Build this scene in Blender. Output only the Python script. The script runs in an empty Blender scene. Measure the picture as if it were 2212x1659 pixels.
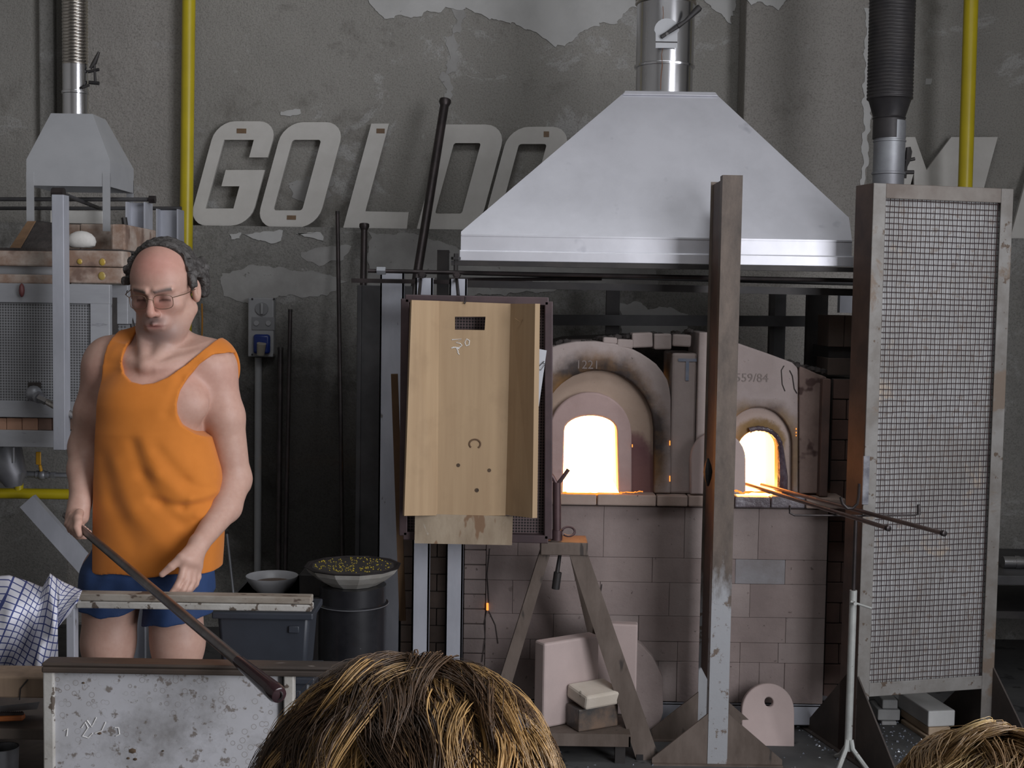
import bpy, bmesh, math, random
import numpy as np
from mathutils import Vector, Matrix

random.seed(7)
rng = np.random.default_rng(7)
SC = bpy.context.scene
COL = SC.collection

# ------------------------------------------------------------------ camera
FPX, CX, CY = 2800.0, 1106.0, 829.5
CAM = Vector((0.0, 0.0, 1.58))
PITCH = math.atan(179.5 / FPX)
ROLL = 0.016
_f = Vector((0, math.cos(PITCH), -math.sin(PITCH)))
_r0 = Vector((1, 0, 0)); _u0 = Vector((0, math.sin(PITCH), math.cos(PITCH)))
_r = _r0 * math.cos(ROLL) + _u0 * math.sin(ROLL)
_u = _u0 * math.cos(ROLL) - _r0 * math.sin(ROLL)
cam_d = bpy.data.cameras.new('camera')
cam_d.sensor_fit = 'HORIZONTAL'; cam_d.sensor_width = 36.0
cam_d.lens = 36.0 * FPX / 2212.0
cam_d.clip_start = 0.05; cam_d.clip_end = 100
cam = bpy.data.objects.new('camera', cam_d); COL.objects.link(cam)
cam.matrix_world = Matrix(((_r.x, _u.x, -_f.x, CAM.x), (_r.y, _u.y, -_f.y, CAM.y), (_r.z, _u.z, -_f.z, CAM.z), (0, 0, 0, 1)))
SC.camera = cam

# ------------------------------------------------------------------ world, daylight, exposure
world = bpy.data.worlds.new('world'); SC.world = world
world.use_nodes = True
bg = world.node_tree.nodes['Background']
bg.inputs[0].default_value = (0.75, 0.85, 1.0, 1); bg.inputs[1].default_value = 0.3

def area_light(name, loc, target, sx, sy, power, color):
    d = bpy.data.lights.new(name, 'AREA'); d.shape = 'RECTANGLE'; d.size = sx; d.size_y = sy
    d.energy = power; d.color = color
    o = bpy.data.objects.new(name, d); COL.objects.link(o); o.location = loc
    o.rotation_euler = (Vector(target) - Vector(loc)).to_track_quat('-Z', 'Y').to_euler()
    return o
area_light('daylight_gateway', (2.70, 0.45, 1.90), (0.0, 1.05, 1.72), 2.4, 2.7, 350, (0.94, 0.95, 1.0))
area_light('daylight_window', (2.72, 3.1, 2.1), (0, 3.3, 1.9), 0.9, 1.1, 22, (0.94, 0.95, 1.0))
area_light('overhead_fill', (0.2, 2.6, 4.35), (0.1, 4.6, 1.5), 2.6, 1.4, 75, (0.93, 0.96, 1.0))  # unseen overhead fill for hood slope and back wall; ceiling has no opening
vs = SC.view_settings
vs.view_transform = 'Standard'; vs.look = 'None'; vs.gamma = 1.0; vs.use_curve_mapping = False
vs.exposure = -0.78

# ------------------------------------------------------------------ helpers
def P(px, py, Y):
    d = _f + _r * ((px - CX) / FPX) + _u * ((CY - py) / FPX)
    return CAM + d * (Y / d.y)

def RC(px0, py0, px1, py1, Y):
    mx, my = (px0 + px1) / 2, (py0 + py1) / 2
    return P(px0, my, Y).x, P(px1, my, Y).x, P(mx, py1, Y).z, P(mx, py0, Y).z

def S(Y): return Y / FPX          # metres for one pixel at depth Y

class MB:
    def __init__(s): s.v = []; s.f = []
    def add(s, vs, fs):
        b = len(s.v); s.v += [tuple(p) for p in vs]; s.f += [tuple(i + b for i in f) for f in fs]; return s
    def hexa(s, p):
        return s.add(p, [(0, 3, 2, 1), (4, 5, 6, 7), (0, 1, 5, 4), (1, 2, 6, 5), (2, 3, 7, 6), (3, 0, 4, 7)])
    def box(s, x0, x1, y0, y1, z0, z1):
        return s.hexa([(x0, y0, z0), (x1, y0, z0), (x1, y1, z0), (x0, y1, z0), (x0, y0, z1), (x1, y0, z1), (x1, y1, z1), (x0, y1, z1)])
    def obox(s, c, a, b, d):
        c, a, b, d = Vector(c), Vector(a), Vector(b), Vector(d)
        return s.hexa([c - a - b - d, c + a - b - d, c + a + b - d, c - a + b - d, c - a - b + d, c + a - b + d, c + a + b + d, c - a + b + d])
    def bar(s, p, q, w, h, up=(0, 1, 0), w1=None, h1=None):
        p, q = Vector(p), Vector(q); t = (q - p).normalized()
        sd = t.cross(Vector(up)).normalized(); n = sd.cross(t).normalized()
        w1 = w if w1 is None else w1; h1 = h if h1 is None else h1
        a = [p - sd * w / 2 - n * h / 2, p + sd * w / 2 - n * h / 2, p + sd * w / 2 + n * h / 2, p - sd * w / 2 + n * h / 2]
        b = [q - sd * w1 / 2 - n * h1 / 2, q + sd * w1 / 2 - n * h1 / 2, q + sd * w1 / 2 + n * h1 / 2, q - sd * w1 / 2 + n * h1 / 2]
        return s.hexa(a + b)
    def path(s, pts, r, n=8, caps=True):
        pts = [Vector(p) for p in pts]; m = len(pts)
        rs = r if isinstance(r, (list, tuple)) else [r] * m
        t0 = (pts[1] - pts[0]).normalized()
        up = Vector((0, 0, 1)) if abs(t0.z) < 0.9 else Vector((0, 1, 0))
        nrm = t0.cross(up).normalized(); V = []; 
        for i in range(m):
            t = ((pts[min(i + 1, m - 1)] - pts[i]).normalized() + (pts[i] - pts[max(i - 1, 0)]).normalized())
            t = t.normalized() if t.length > 1e-9 else t0
            nrm = (nrm - t * nrm.dot(t)).normalized(); bn = t.cross(nrm)
            for k in range(n):
                a = 2 * math.pi * k / n
                V.append(pts[i] + (nrm * math.cos(a) + bn * math.sin(a)) * rs[i])
        Fc = []
        for i in range(m - 1):
            for k in range(n):
                k2 = (k + 1) % n
                Fc.append((i * n + k, i * n + k2, (i + 1) * n + k2, (i + 1) * n + k))
        if caps:
            Fc.append(tuple(range(n - 1, -1, -1))); Fc.append(tuple((m - 1) * n + k for k in range(n)))
        return s.add(V, Fc)
    def tube(s, p, q, r, r1=None, n=14):
        return s.path([p, q], [r, r if r1 is None else r1], n)
    def lathe(s, prof, base, n=24, axis=(0, 0, 1), close=True):
        base = Vector(base); ax = Vector(axis).normalized()
        e1 = ax.orthogonal().normalized(); e2 = ax.cross(e1); V = []; m = len(prof)
        for (r, z) in prof:
            for k in range(n):
                a = 2 * math.pi * k / n
                V.append(base + ax * z + (e1 * math.cos(a) + e2 * math.sin(a)) * max(r, 1e-4))
        Fc = []
        for i in range(m - 1):
            for k in range(n):
                k2 = (k + 1) % n
                Fc.append((i * n + k, i * n + k2, (i + 1) * n + k2, (i + 1) * n + k))
        if close:
            Fc.append(tuple(range(n - 1, -1, -1))); Fc.append(tuple((m - 1) * n + k for k in range(n)))
        return s.add(V, Fc)
    def prism(s, poly, vec):
        poly = [Vector(p) for p in poly]; vec = Vector(vec); n = len(poly)
        V = poly + [p + vec for p in poly]
        Fc = [tuple(range(n)), tuple(range(2 * n - 1, n - 1, -1))]
        for i in range(n):
            j = (i + 1) % n; Fc.append((i, i + n, j + n, j))
        return s.add(V, Fc)
    def ring(s, outer, inner, vec):
        n = len(outer); vec = Vector(vec)
        o = [Vector(p) for p in outer]; i_ = [Vector(p) for p in inner]
        V = o + i_ + [p + vec for p in o] + [p + vec for p in i_]
        Fc = []
        for k in range(n):
            j = (k + 1) % n
            Fc += [(k, j, n + j, n + k), (2 * n + k, 3 * n + k, 3 * n + j, 2 * n + j),
                   (k, 2 * n + k, 2 * n + j, j), (n + k, n + j, 3 * n + j, 3 * n + k)]
        return s.add(V, Fc)
    def ball(s, c, r, n=12, sc=(1, 1, 1)):
        c = Vector(c); prof = []; m = n // 2
        V = []; Fc = []
        for i in range(m + 1):
            th = math.pi * i / m
            for k in range(n):
                a = 2 * math.pi * k / n
                rr = max(math.sin(th), 1e-3)
                V.append((c.x + r * sc[0] * rr * math.cos(a), c.y + r * sc[1] * rr * math.sin(a), c.z + r * sc[2] * math.cos(th)))
        for i in range(m):
            for k in range(n):
                k2 = (k + 1) % n
                Fc.append((i * n + k, (i + 1) * n + k, (i + 1) * n + k2, i * n + k2))
        return s.add(V, Fc)
    def mesh(s, name, org=(0, 0, 0)):
        me = bpy.data.meshes.new(name)
        me.from_pydata([(p[0] - org[0], p[1] - org[1], p[2] - org[2]) for p in s.v], [], s.f)
        bm = bmesh.new(); bm.from_mesh(me); bmesh.ops.recalc_face_normals(bm, faces=bm.faces); bm.to_mesh(me); bm.free()
        return me

ORG = {}
def finish(o, me, mat, bevel, smooth):
    if mat is not None: me.materials.append(mat)
    if smooth:
        me.polygons.foreach_set('use_smooth', [True] * len(me.polygons))
        me.set_sharp_from_angle(angle=math.radians(smooth if smooth is not True else 38))
    if bevel:
        m = o.modifiers.new('bevel', 'BEVEL'); m.width = bevel; m.segments = 2; m.limit_method = 'ANGLE'; m.angle_limit = math.radians(35)

def tag(o, label=None, cat=None, group=None, kind=None):
    if label: o['label'] = label
    if cat: o['category'] = cat
    if group: o['group'] = group
    if kind: o['kind'] = kind
    return o

def thing(name, label, cat, loc, group=None):
    o = bpy.data.objects.new(name, None); COL.objects.link(o)
    o.empty_display_size = 0.05; o.location = loc; ORG[o.name] = Vector(loc)
    return tag(o, label, cat, group)

def part(name, mb, mat, parent, bevel=0, smooth=True, label=None, kind=None):
    org = ORG[parent.name]
    me = mb.mesh(name, org)
    o = bpy.data.objects.new(name, me); COL.objects.link(o); o.parent = parent
    ORG[o.name] = org
    finish(o, me, mat, bevel, smooth)
    return tag(o, label, None, None, kind)

def solo(name, mb, mat, label, cat, group=None, bevel=0, smooth=True, kind=None):
    a = np.array(mb.v); lo, hi = a.min(0), a.max(0)
    org = Vector(((lo[0] + hi[0]) / 2, (lo[1] + hi[1]) / 2, lo[2]))
    me = mb.mesh(name, org)
    o = bpy.data.objects.new(name, me); COL.objects.link(o); o.location = org
    ORG[o.name] = org
    finish(o, me, mat, bevel, smooth)
    return tag(o, label, cat, group, kind)

def struct(name, mb, mat, bevel=0, smooth=False):
    me = mb.mesh(name); o = bpy.data.objects.new(name, me); COL.objects.link(o)
    ORG[o.name] = Vector((0, 0, 0)); finish(o, me, mat, bevel, smooth)
    o['kind'] = 'structure'; return o

# ------------------------------------------------------------------ materials
class NT:
    def __init__(s, name):
        s.m = bpy.data.materials.new(name); s.m.use_nodes = True
        s.t = s.m.node_tree; s.b = s.t.nodes['Principled BSDF']
        s.tc = s.t.nodes.new('ShaderNodeTexCoord'); s.co = s.tc.outputs['Object']
    def n(s, kind, **kw):
        x = s.t.nodes.new('ShaderNode' + kind)
        for k, v in kw.items(): setattr(x, k, v)
        return x
    def L(s, a, b): s.t.links.new(a, b)
    def vec(s, scale=(1, 1, 1), loc=(0, 0, 0)):
        mp = s.n('Mapping'); mp.inputs['Scale'].default_value = scale; mp.inputs['Location'].default_value = loc
        s.L(s.co, mp.inputs['Vector']); return mp.outputs[0]
    def noise(s, scale, detail=5, rough=0.6, stretch=(1, 1, 1), loc=(0, 0, 0), dist=0):
        x = s.n('TexNoise'); x.inputs['Scale'].default_value = scale; x.inputs['Detail'].default_value = detail
        x.inputs['Roughness'].default_value = rough; x.inputs['Distortion'].default_value = dist
        s.L(s.vec(stretch, loc), x.inputs['Vector']); return x.outputs['Fac']
    def ramp(s, fac, stops, interp='LINEAR'):
        x = s.n('ValToRGB'); e = x.color_ramp.elements; x.color_ramp.interpolation = interp
        while len(e) < len(stops): e.new(0.5)
        for i, (p, c) in enumerate(stops):
            e[i].position = p; e[i].color = (c[0], c[1], c[2], 1) if not isinstance(c, (int, float)) else (c, c, c, 1)
        s.L(fac, x.inputs[0]); return x.outputs[0]
    def mix(s, fac, a, b, mode='MIX'):
        x = s.n('Mix', data_type='RGBA', blend_type=mode)
        for sock, val in ((x.inputs[0], fac), (x.inputs[6], a), (x.inputs[7], b)):
            if hasattr(val, 'is_output') or isinstance(val, bpy.types.NodeSocket): s.L(val, sock)
            elif isinstance(val, (int, float)): sock.default_value = val
            else: sock.default_value = (val[0], val[1], val[2], 1)
        return x.outputs[2]
    def math(s, op, a, b=None):
        x = s.n('Math', operation=op)
        for i, val in enumerate((a, b)):
            if val is None: continue
            if isinstance(val, (int, float)): x.inputs[i].default_value = val
            else: s.L(val, x.inputs[i])
        return x.outputs[0]
    def bump(s, fac, strength, dist=0.01):
        x = s.n('Bump'); x.inputs['Strength'].default_value = strength; x.inputs['Distance'].default_value = dist
        s.L(fac, x.inputs['Height'])
        if s.b.inputs['Normal'].is_linked: s.L(s.b.inputs['Normal'].links[0].from_socket, x.inputs['Normal'])
        s.L(x.outputs[0], s.b.inputs['Normal'])
    def set(s, color=None, rough=None, metal=None, spec=None):
        if color is not None:
            if isinstance(color, bpy.types.NodeSocket): s.L(color, s.b.inputs['Base Color'])
            else: s.b.inputs['Base Color'].default_value = (*color, 1)
        if rough is not None:
            if isinstance(rough, bpy.types.NodeSocket): s.L(rough, s.b.inputs['Roughness'])
            else: s.b.inputs['Roughness'].default_value = rough
        if metal is not None: s.b.inputs['Metallic'].default_value = metal
        if spec is not None: s.b.inputs['Specular IOR Level'].default_value = spec
        return s.m

def mat(name, c, c2=None, sc=6, rough=0.7, metal=0.0, bump=0.0, bsc=60, stretch=(1, 1, 1), lo=0.38, hi=0.62,
        sp=None, spsc=30, spt=0.62, sp2=None, sp2sc=4, sp2t=0.6, spec=None, bdist=0.005, soft=0.04):
    t = NT(name)
    col = c
    if c2 is not None: col = t.ramp(t.noise(sc, 6, 0.65, stretch), [(lo, c), (hi, c2)])
    if sp is not None:
        col = t.mix(t.ramp(t.noise(spsc, 3, 0.6, stretch, (3.1, 1.7, 5.3)), [(spt, 0.0), (spt + soft, 1.0)]), col, sp)
    if sp2 is not None:
        col = t.mix(t.ramp(t.noise(sp2sc, 7, 0.7, stretch, (7.7, 2.2, 9.1), 0.4), [(sp2t, 0.0), (sp2t + soft, 1.0)]), col, sp2)
    t.set(col, rough, metal, spec)
    if bump: t.bump(t.noise(bsc, 4, 0.6, stretch), bump, bdist)
    return t.m

def emis(name, c, strength):
    t = NT(name); t.set((0, 0, 0), 1.0)
    t.b.inputs['Emission Color'].default_value = (*c, 1); t.b.inputs['Emission Strength'].default_value = strength
    return t.m

# rough plaster wall: grey-brown render coat with paler remains of paint and stains
def plaster(name, base, pale, dark, thr, soot_shade=None):
    t = NT(name)
    c = t.ramp(t.noise(1.4, 8, 0.62), [(0.3, base), (0.7, [v * 1.25 for v in base])])
    c = t.mix(t.ramp(t.noise(2.3, 9, 0.72, (1, 1, 1.3), (4, 1, 2), 0.6), [(thr, 0.0), (thr + 0.05, 1.0)]), c, pale)
    c = t.mix(t.ramp(t.noise(3.1, 8, 0.7, (1, 1, 1), (9, 3, 1), 0.3), [(0.56, 0.0), (0.7, 0.8)]), c, dark)
    c = t.mix(t.ramp(t.noise(130, 3, 0.7), [(0.32, 0.5), (0.52, 0.0)]), c, [v * 0.4 for v in base])
    if soot_shade:      # shade and some soot painted into the wall colour, ragged edge
        sb_ = t.n('VectorMath', operation='SUBTRACT'); t.L(t.co, sb_.inputs[0]); sb_.inputs[1].default_value = soot_shade[0]
        sm = t.n('VectorMath', operation='MULTIPLY'); t.L(sb_.outputs[0], sm.inputs[0]); sm.inputs[1].default_value = soot_shade[1]
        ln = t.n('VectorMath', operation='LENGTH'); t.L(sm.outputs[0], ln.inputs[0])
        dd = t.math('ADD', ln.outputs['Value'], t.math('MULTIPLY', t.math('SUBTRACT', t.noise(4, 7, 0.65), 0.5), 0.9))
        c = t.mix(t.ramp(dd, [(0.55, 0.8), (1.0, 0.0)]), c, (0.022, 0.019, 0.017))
    t.set(c, 0.95, 0, 0.15)
    t.bump(t.noise(75, 5, 0.7), 0.8, 0.010); t.bump(t.noise(5, 4, 0.6), 0.4, 0.03)
    return t.m

m_wall = plaster('plaster_rough', (0.30, 0.288, 0.265), (0.43, 0.42, 0.405), (0.19, 0.178, 0.16), 0.57)
m_wall_low = plaster('plaster_soot_shade', (0.24, 0.233, 0.218), (0.34, 0.333, 0.32), (0.105, 0.10, 0.09), 0.55, ((-0.95, 6.12, 0.72), (1.5, 0, 1.15)))
m_pilaster = plaster('plaster_pilaster', (0.30, 0.283, 0.262), (0.38, 0.365, 0.35), (0.21, 0.195, 0.178), 0.62)
m_paint = mat('old_white_paint', (0.50, 0.495, 0.485), (0.43, 0.425, 0.415), 4, 0.85, bump=0.15, bsc=14, sp=(0.18, 0.17, 0.16), spsc=18, spt=0.72)
m_paint2 = mat('old_grey_paint', (0.35, 0.343, 0.332), (0.28, 0.272, 0.262), 6, 0.9, bump=0.2, bsc=14, sp=(0.18, 0.172, 0.162), spsc=22, spt=0.66)
m_floor = mat('concrete_floor', (0.055, 0.055, 0.057), (0.09, 0.089, 0.087), 3, 0.75, bump=0.25, bsc=30, sp=(0.03, 0.03, 0.03), spsc=9, spt=0.62)
m_room = mat('room_plaster', (0.48, 0.47, 0.45), (0.40, 0.39, 0.37), 1.5, 0.9, bump=0.2, bsc=20)
m_ceil = mat('ceiling_boards', (0.24, 0.23, 0.22), (0.30, 0.285, 0.27), 1.5, 0.9)
m_frame = mat('window_paint', (0.22, 0.22, 0.21), (0.17, 0.17, 0.16), 6, 0.6)
m_letter = mat('letter_board', (0.58, 0.56, 0.53), (0.53, 0.51, 0.48), 8, 0.75, sp=(0.2, 0.19, 0.17), spsc=60, spt=0.74)
m_tape = mat('brown_tape', (0.19, 0.12, 0.065), (0.15, 0.09, 0.05), 20, 0.6)
m_hood = mat('hood_aluminium', (0.66, 0.66, 0.705), (0.58, 0.58, 0.62), 3, 0.42, 0.6, bump=0.06, bsc=3, sp=(0.36, 0.365, 0.41), spsc=7, spt=0.66, soft=0.12, bdist=0.03)
m_steel = mat('stainless', (0.68, 0.68, 0.70), (0.60, 0.60, 0.62), 3, 0.2, 1.0, bump=0.05, bsc=2.5, stretch=(3, 3, 0.5), bdist=0.02)
m_flex = mat('flexible_duct', (0.62, 0.58, 0.52), (0.5, 0.46, 0.42), 6, 0.25, 1.0)
m_flexdark = mat('dark_duct', (0.035, 0.033, 0.036), (0.055, 0.05, 0.05), 9, 0.5, 0.5)
m_galv = mat('galvanised', (0.33, 0.34, 0.36), (0.24, 0.24, 0.26), 6, 0.5, 0.6)
m_hoodsm = mat('grey_painted_sheet', (0.40, 0.405, 0.42), (0.36, 0.365, 0.38), 5, 0.5, 0.15)
m_alu = mat('aluminium_paint', (0.47, 0.48, 0.53), (0.40, 0.41, 0.455), 9, 0.55, 0.3, sp=(0.18, 0.17, 0.16), spsc=26, spt=0.7, stretch=(1, 1, 0.4))
m_yellow = mat('yellow_paint', (0.52, 0.41, 0.01), (0.46, 0.36, 0.012), 6, 0.38, sp=(0.35, 0.28, 0.03), spsc=18, spt=0.72)
m_black = mat('black_steel', (0.028, 0.026, 0.027), (0.045, 0.04, 0.038), 9, 0.55, 0.4)
m_darkbar = mat('dark_grey_bar', (0.07, 0.068, 0.07), (0.05, 0.048, 0.05), 9, 0.65, 0.2)
m_iron = mat('dark_iron', (0.06, 0.048, 0.048), (0.035, 0.03, 0.03), 12, 0.42, 0.6)
m_shieldfr = mat('brown_steel', (0.085, 0.055, 0.058), (0.06, 0.04, 0.043), 9, 0.5, 0.3)
m_rust = mat('rusty_steel', (0.16, 0.125, 0.105), (0.10, 0.075, 0.06), 8, 0.65, 0.25, sp=(0.05, 0.04, 0.035), spsc=14, spt=0.6, stretch=(1, 1, 0.35), bump=0.1, bsc=60)
m_chrome = mat('chrome', (0.7, 0.7, 0.72), None, rough=0.12, metal=1.0)
# ------------------------------------------------------------------ more materials
def burnt_paint(name, paint, rust, dark, zmid, zsoft, invert=False):
    t = NT(name)
    sep = t.n('SeparateXYZ'); t.L(t.co, sep.inputs[0])
    h = t.math('ADD', sep.outputs[2], t.math('MULTIPLY', t.math('SUBTRACT', t.noise(6, 6, 0.7, (1.5, 1.5, 0.5)), 0.5), 0.9))
    a, b = (zmid - zsoft), (zmid + zsoft)
    mr = t.n('MapRange'); mr.inputs[1].default_value = a; mr.inputs[2].default_value = b; t.L(h, mr.inputs[0])
    pc = t.mix(t.ramp(t.noise(22, 5, 0.7), [(0.57, 0.0), (0.62, 1.0)]), paint, rust)
    rc = t.ramp(t.noise(7, 7, 0.7, (1, 1, 0.4)), [(0.35, dark), (0.62, rust)])
    t.set(t.mix(mr.outputs[0], pc, rc), 0.6, 0.15)
    t.bump(t.noise(50, 4), 0.15, 0.004)
    return t.m
m_postpaint = burnt_paint('burnt_grey_paint', (0.33, 0.335, 0.35), (0.15, 0.115, 0.092), (0.055, 0.043, 0.036), 0.62, 0.08)
m_screenfr = mat('worn_grey_paint', (0.24, 0.23, 0.218), (0.165, 0.15, 0.135), 7, 0.6, 0.1, sp=(0.10, 0.07, 0.05), spsc=24, spt=0.62, sp2=(0.17, 0.13, 0.10), sp2sc=2.5, sp2t=0.56, bump=0.12)
m_refr = mat('pink_refractory', (0.30, 0.243, 0.227), (0.24, 0.19, 0.178), 3.5, 0.92, bump=0.35, bsc=70, sp=(0.11, 0.08, 0.073), spsc=55, spt=0.68, sp2=(0.15, 0.115, 0.105), sp2sc=3.5, sp2t=0.6, bdist=0.006)
m_refr2 = mat('pale_refractory', (0.40, 0.335, 0.315), (0.34, 0.28, 0.26), 4, 0.9, bump=0.2, bsc=60, sp=(0.2, 0.16, 0.15), spsc=45, spt=0.72)
m_refr_warm = mat('tan_refractory', (0.37, 0.285, 0.245), (0.31, 0.23, 0.19), 4, 0.9, bump=0.15, bsc=70, sp=(0.13, 0.08, 0.06), spsc=60, spt=0.70)
m_brickred = mat('sooty_red_brick', (0.14, 0.085, 0.07), (0.09, 0.06, 0.052), 6, 0.9, bump=0.3, bsc=50)
m_brickdark = mat('dark_brown_brick', (0.10, 0.072, 0.058), (0.07, 0.052, 0.044), 6, 0.95, bump=0.3, bsc=50)
m_mortar = mat('mortar', (0.185, 0.147, 0.135), (0.135, 0.107, 0.098), 8, 0.95, bump=0.3, bsc=60)
m_soot = mat('soot_shade', (0.028, 0.024, 0.023), (0.06, 0.05, 0.046), 9, 0.95, bump=0.6, bsc=40, bdist=0.01)
m_slab = mat('pink_slab', (0.46, 0.365, 0.345), (0.40, 0.32, 0.30), 3, 0.88, bump=0.12, bsc=50, sp=(0.30, 0.24, 0.22), spsc=40, spt=0.74)
m_slabc = mat('cream_block', (0.55, 0.49, 0.42), (0.47, 0.41, 0.34), 5, 0.88, bump=0.2, bsc=50, sp=(0.25, 0.22, 0.18), spsc=30, spt=0.70)
m_fire = emis('molten_glow', (1.0, 0.50, 0.155), 32.0)
m_hotrim = NT('hot_refractory'); m_hotrim.set((0.5, 0.3, 0.2), 0.9)
m_hotrim.b.inputs['Emission Color'].default_value = (1.0, 0.40, 0.10, 1); m_hotrim.b.inputs['Emission Strength'].default_value = 8.0
m_hotrim = m_hotrim.m
m_crackglow = emis('glowing_crack', (1.0, 0.30, 0.05), 3.0)

# ------------------------------------------------------------------ room shell
YW, YL = 6.30, 6.12           # upper wall plane; proud lower wall and pilasters
mb = MB(); mb.box(-4.7, 3.0, YW, YW + 0.3, 0, 4.5)
wall = struct('wall_back', mb, m_wall)
zl = P(700, 491, YL).z        # ledge the letters stand on
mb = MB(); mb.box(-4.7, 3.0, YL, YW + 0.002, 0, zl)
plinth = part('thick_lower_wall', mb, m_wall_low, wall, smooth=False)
for n, (a, b) in enumerate(((136, 392), (1607, 1880))):
    x0 = P(a, 200, YL).x; x1 = P(b, 200, YL).x
    mb = MB(); mb.box(x0, x1, YL - 0.003, YW + 0.002, 0 if n else 0, 4.5)
    struct('trim_%d' % (n + 1), mb, m_pilaster, bevel=0.012)
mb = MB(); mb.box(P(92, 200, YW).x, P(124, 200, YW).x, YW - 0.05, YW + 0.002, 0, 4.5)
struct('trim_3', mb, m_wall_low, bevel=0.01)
mb = MB(); mb.box(-4.7, 3.6, -2.4, 6.6, -0.2, 0); struct('floor', mb, m_floor)
mb = MB(); mb.box(-4.7, 3.6, -2.4, 6.6, 4.5, 4.7); struct('ceiling', mb, m_ceil)
mb = MB(); mb.box(-4.9, -4.7, -2.4, 6.6, 0, 4.5); struct('wall_left', mb, m_room)
# right wall with the open workshop gate beside the visitors and a small window beyond it
XR = 2.80
mb = MB()
ga, gb_, gz = -0.85, 1.75, 3.6; wa, wb_, wz0, wz1 = 2.65, 3.55, 1.55, 2.65
mb.box(XR, XR + 0.2, -2.4, ga, 0, 4.5); mb.box(XR, XR + 0.2, ga, gb_, gz, 4.5); mb.box(XR, XR + 0.2, gb_, wa, 0, 4.5)
mb.box(XR, XR + 0.2, wa, wb_, 0, wz0); mb.box(XR, XR + 0.2, wa, wb_, wz1, 4.5); mb.box(XR, XR + 0.2, wb_, 6.6, 0, 4.5)
struct('wall_right', mb, m_room)
mb = MB()
for a, b in ((ga - 0.04, ga + 0.04), (gb_ - 0.04, gb_ + 0.04)): mb.box(XR + 0.02, XR + 0.1, a, b, 0, gz)
mb.box(XR + 0.02, XR + 0.1, ga, gb_, gz - 0.08, gz)
struct('door_1', mb, m_frame)
mb = MB(); X0, X1 = XR + 0.02, XR + 0.07
mb.box(X0, X1, wa, wa + 0.05, wz0, wz1); mb.box(X0, X1, wb_ - 0.05, wb_, wz0, wz1); mb.box(X0, X1, wa, wb_, wz0, wz0 + 0.05); mb.box(X0, X1, wa, wb_, wz1 - 0.05, wz1)
mb.box(X0, X1, (wa + wb_) / 2 - 0.02, (wa + wb_) / 2 + 0.02, wz0, wz1); mb.box(X0, X1, wa, wb_, 2.08, 2.12)
struct('window_1', mb, m_frame)
# front wall behind the visitors
mb = MB(); mb.box(-4.7, XR + 0.2, -2.4, -2.2, 0, 4.5); struct('wall_front', mb, m_room)

# flaking sheets of paint on the back wall, each a thin raised flake with its own ragged edge
def flake(pts, Y, th=0.006, jag=3.0, mt=None):
    out = []
    n = len(pts)
    for i in range(n):
        a, b = pts[i], pts[(i + 1) % n]
        L = math.hypot(b[0] - a[0], b[1] - a[1]); k = max(1, int(L / 5))
        for j in range(k):
            t = j / k
            jj = 0 if (a[1] <= -20 and b[1] <= -20) else jag
            ww = math.sin(j * 0.9 + i * 2.3) * jj * 0.9 + math.sin(j * 0.37 + i) * jj * 1.2
            out.append((a[0] + (b[0] - a[0]) * t + random.uniform(-jj, jj) * 0.6 + ww, a[1] + (b[1] - a[1]) * t + random.uniform(-jj, jj) * 0.6 + ww * 0.8))
    poly = [P(x, y, Y) for x, y in out]
    mb = MB(); mb.prism([(p.x, Y, p.z) for p in poly], (0, -th, 0))
    return part('paint_flake', mb, mt or m_paint, wall, smooth=False)
flake([(800, -60), (803, 15), (830, 40), (905, 35), (960, 22), (1010, 20), (1060, 40), (1110, 50), (1165, 75), (1195, 98), (1225, 103), (1255, 72), (1295, 50), (1335, 48), (1340, 25), (1375, 15), (1375, -60)], YW)
flake([(1500, -60), (1512, -10), (1540, 20), (1555, 30), (1580, 55), (1588, 30), (1588, -60)], YW)
flake([(1615, -60), (1618, 8), (1640, 4), (1680, 20), (1712, 0), (1725, -60)], YL - 0.003)
flake([(606, 242), (625, 235), (648, 236), (650, 245), (628, 253), (610, 252)], YW, jag=1.5)
flake([(527, 506), (560, 500), (612, 498), (606, 520), (588, 528), (570, 522), (545, 514)], YL, jag=1.5)
flake([(497, 505), (520, 500), (517, 515), (500, 516)], YL, jag=1.5)
flake([(640, 505), (690, 500), (700, 512), (697, 520), (660, 512)], YL, jag=1.5)
flake([(650, 545), (700, 530), (760, 532), (740, 560), (690, 575), (655, 560)], YL, jag=2, th=0.003, mt=m_paint2)
flake([(480, 590), (560, 572), (640, 585), (700, 590), (750, 610), (700, 640), (600, 640), (540, 655), (480, 640)], YL, jag=2.2, th=0.003, mt=m_paint2)
flake([(660, 380), (690, 365), (720, 380), (715, 420), (690, 440), (640, 430), (620, 395)], YW, jag=4, th=0.003, mt=m_paint2)
flake([(1000, 540), (1420, 540), (1420, 615), (1000, 640), (790, 640), (800, 505), (900, 505)], YL, jag=2, th=0.004, mt=m_paint2)
flake([(1340, 655), (1380, 650), (1400, 668), (1430, 662), (1490, 680), (1480, 720), (1340, 720)], YL, jag=3, th=0.004)
flake([(1885, 20), (1880, 250), (1868, 420), (1860, 420), (1866, 200), (1870, 20)], YL - 0.003, jag=2, th=0.004)
flake([(1000, 20), (985, 120), (975, 210), (955, 260), (958, 180), (970, 90), (985, 10)], YW, jag=5, th=0.003, mt=m_paint2)
flake([(2000, 170), (2012, 168), (2010, 182), (1998, 182)], YW, jag=1, th=0.003)

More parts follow.
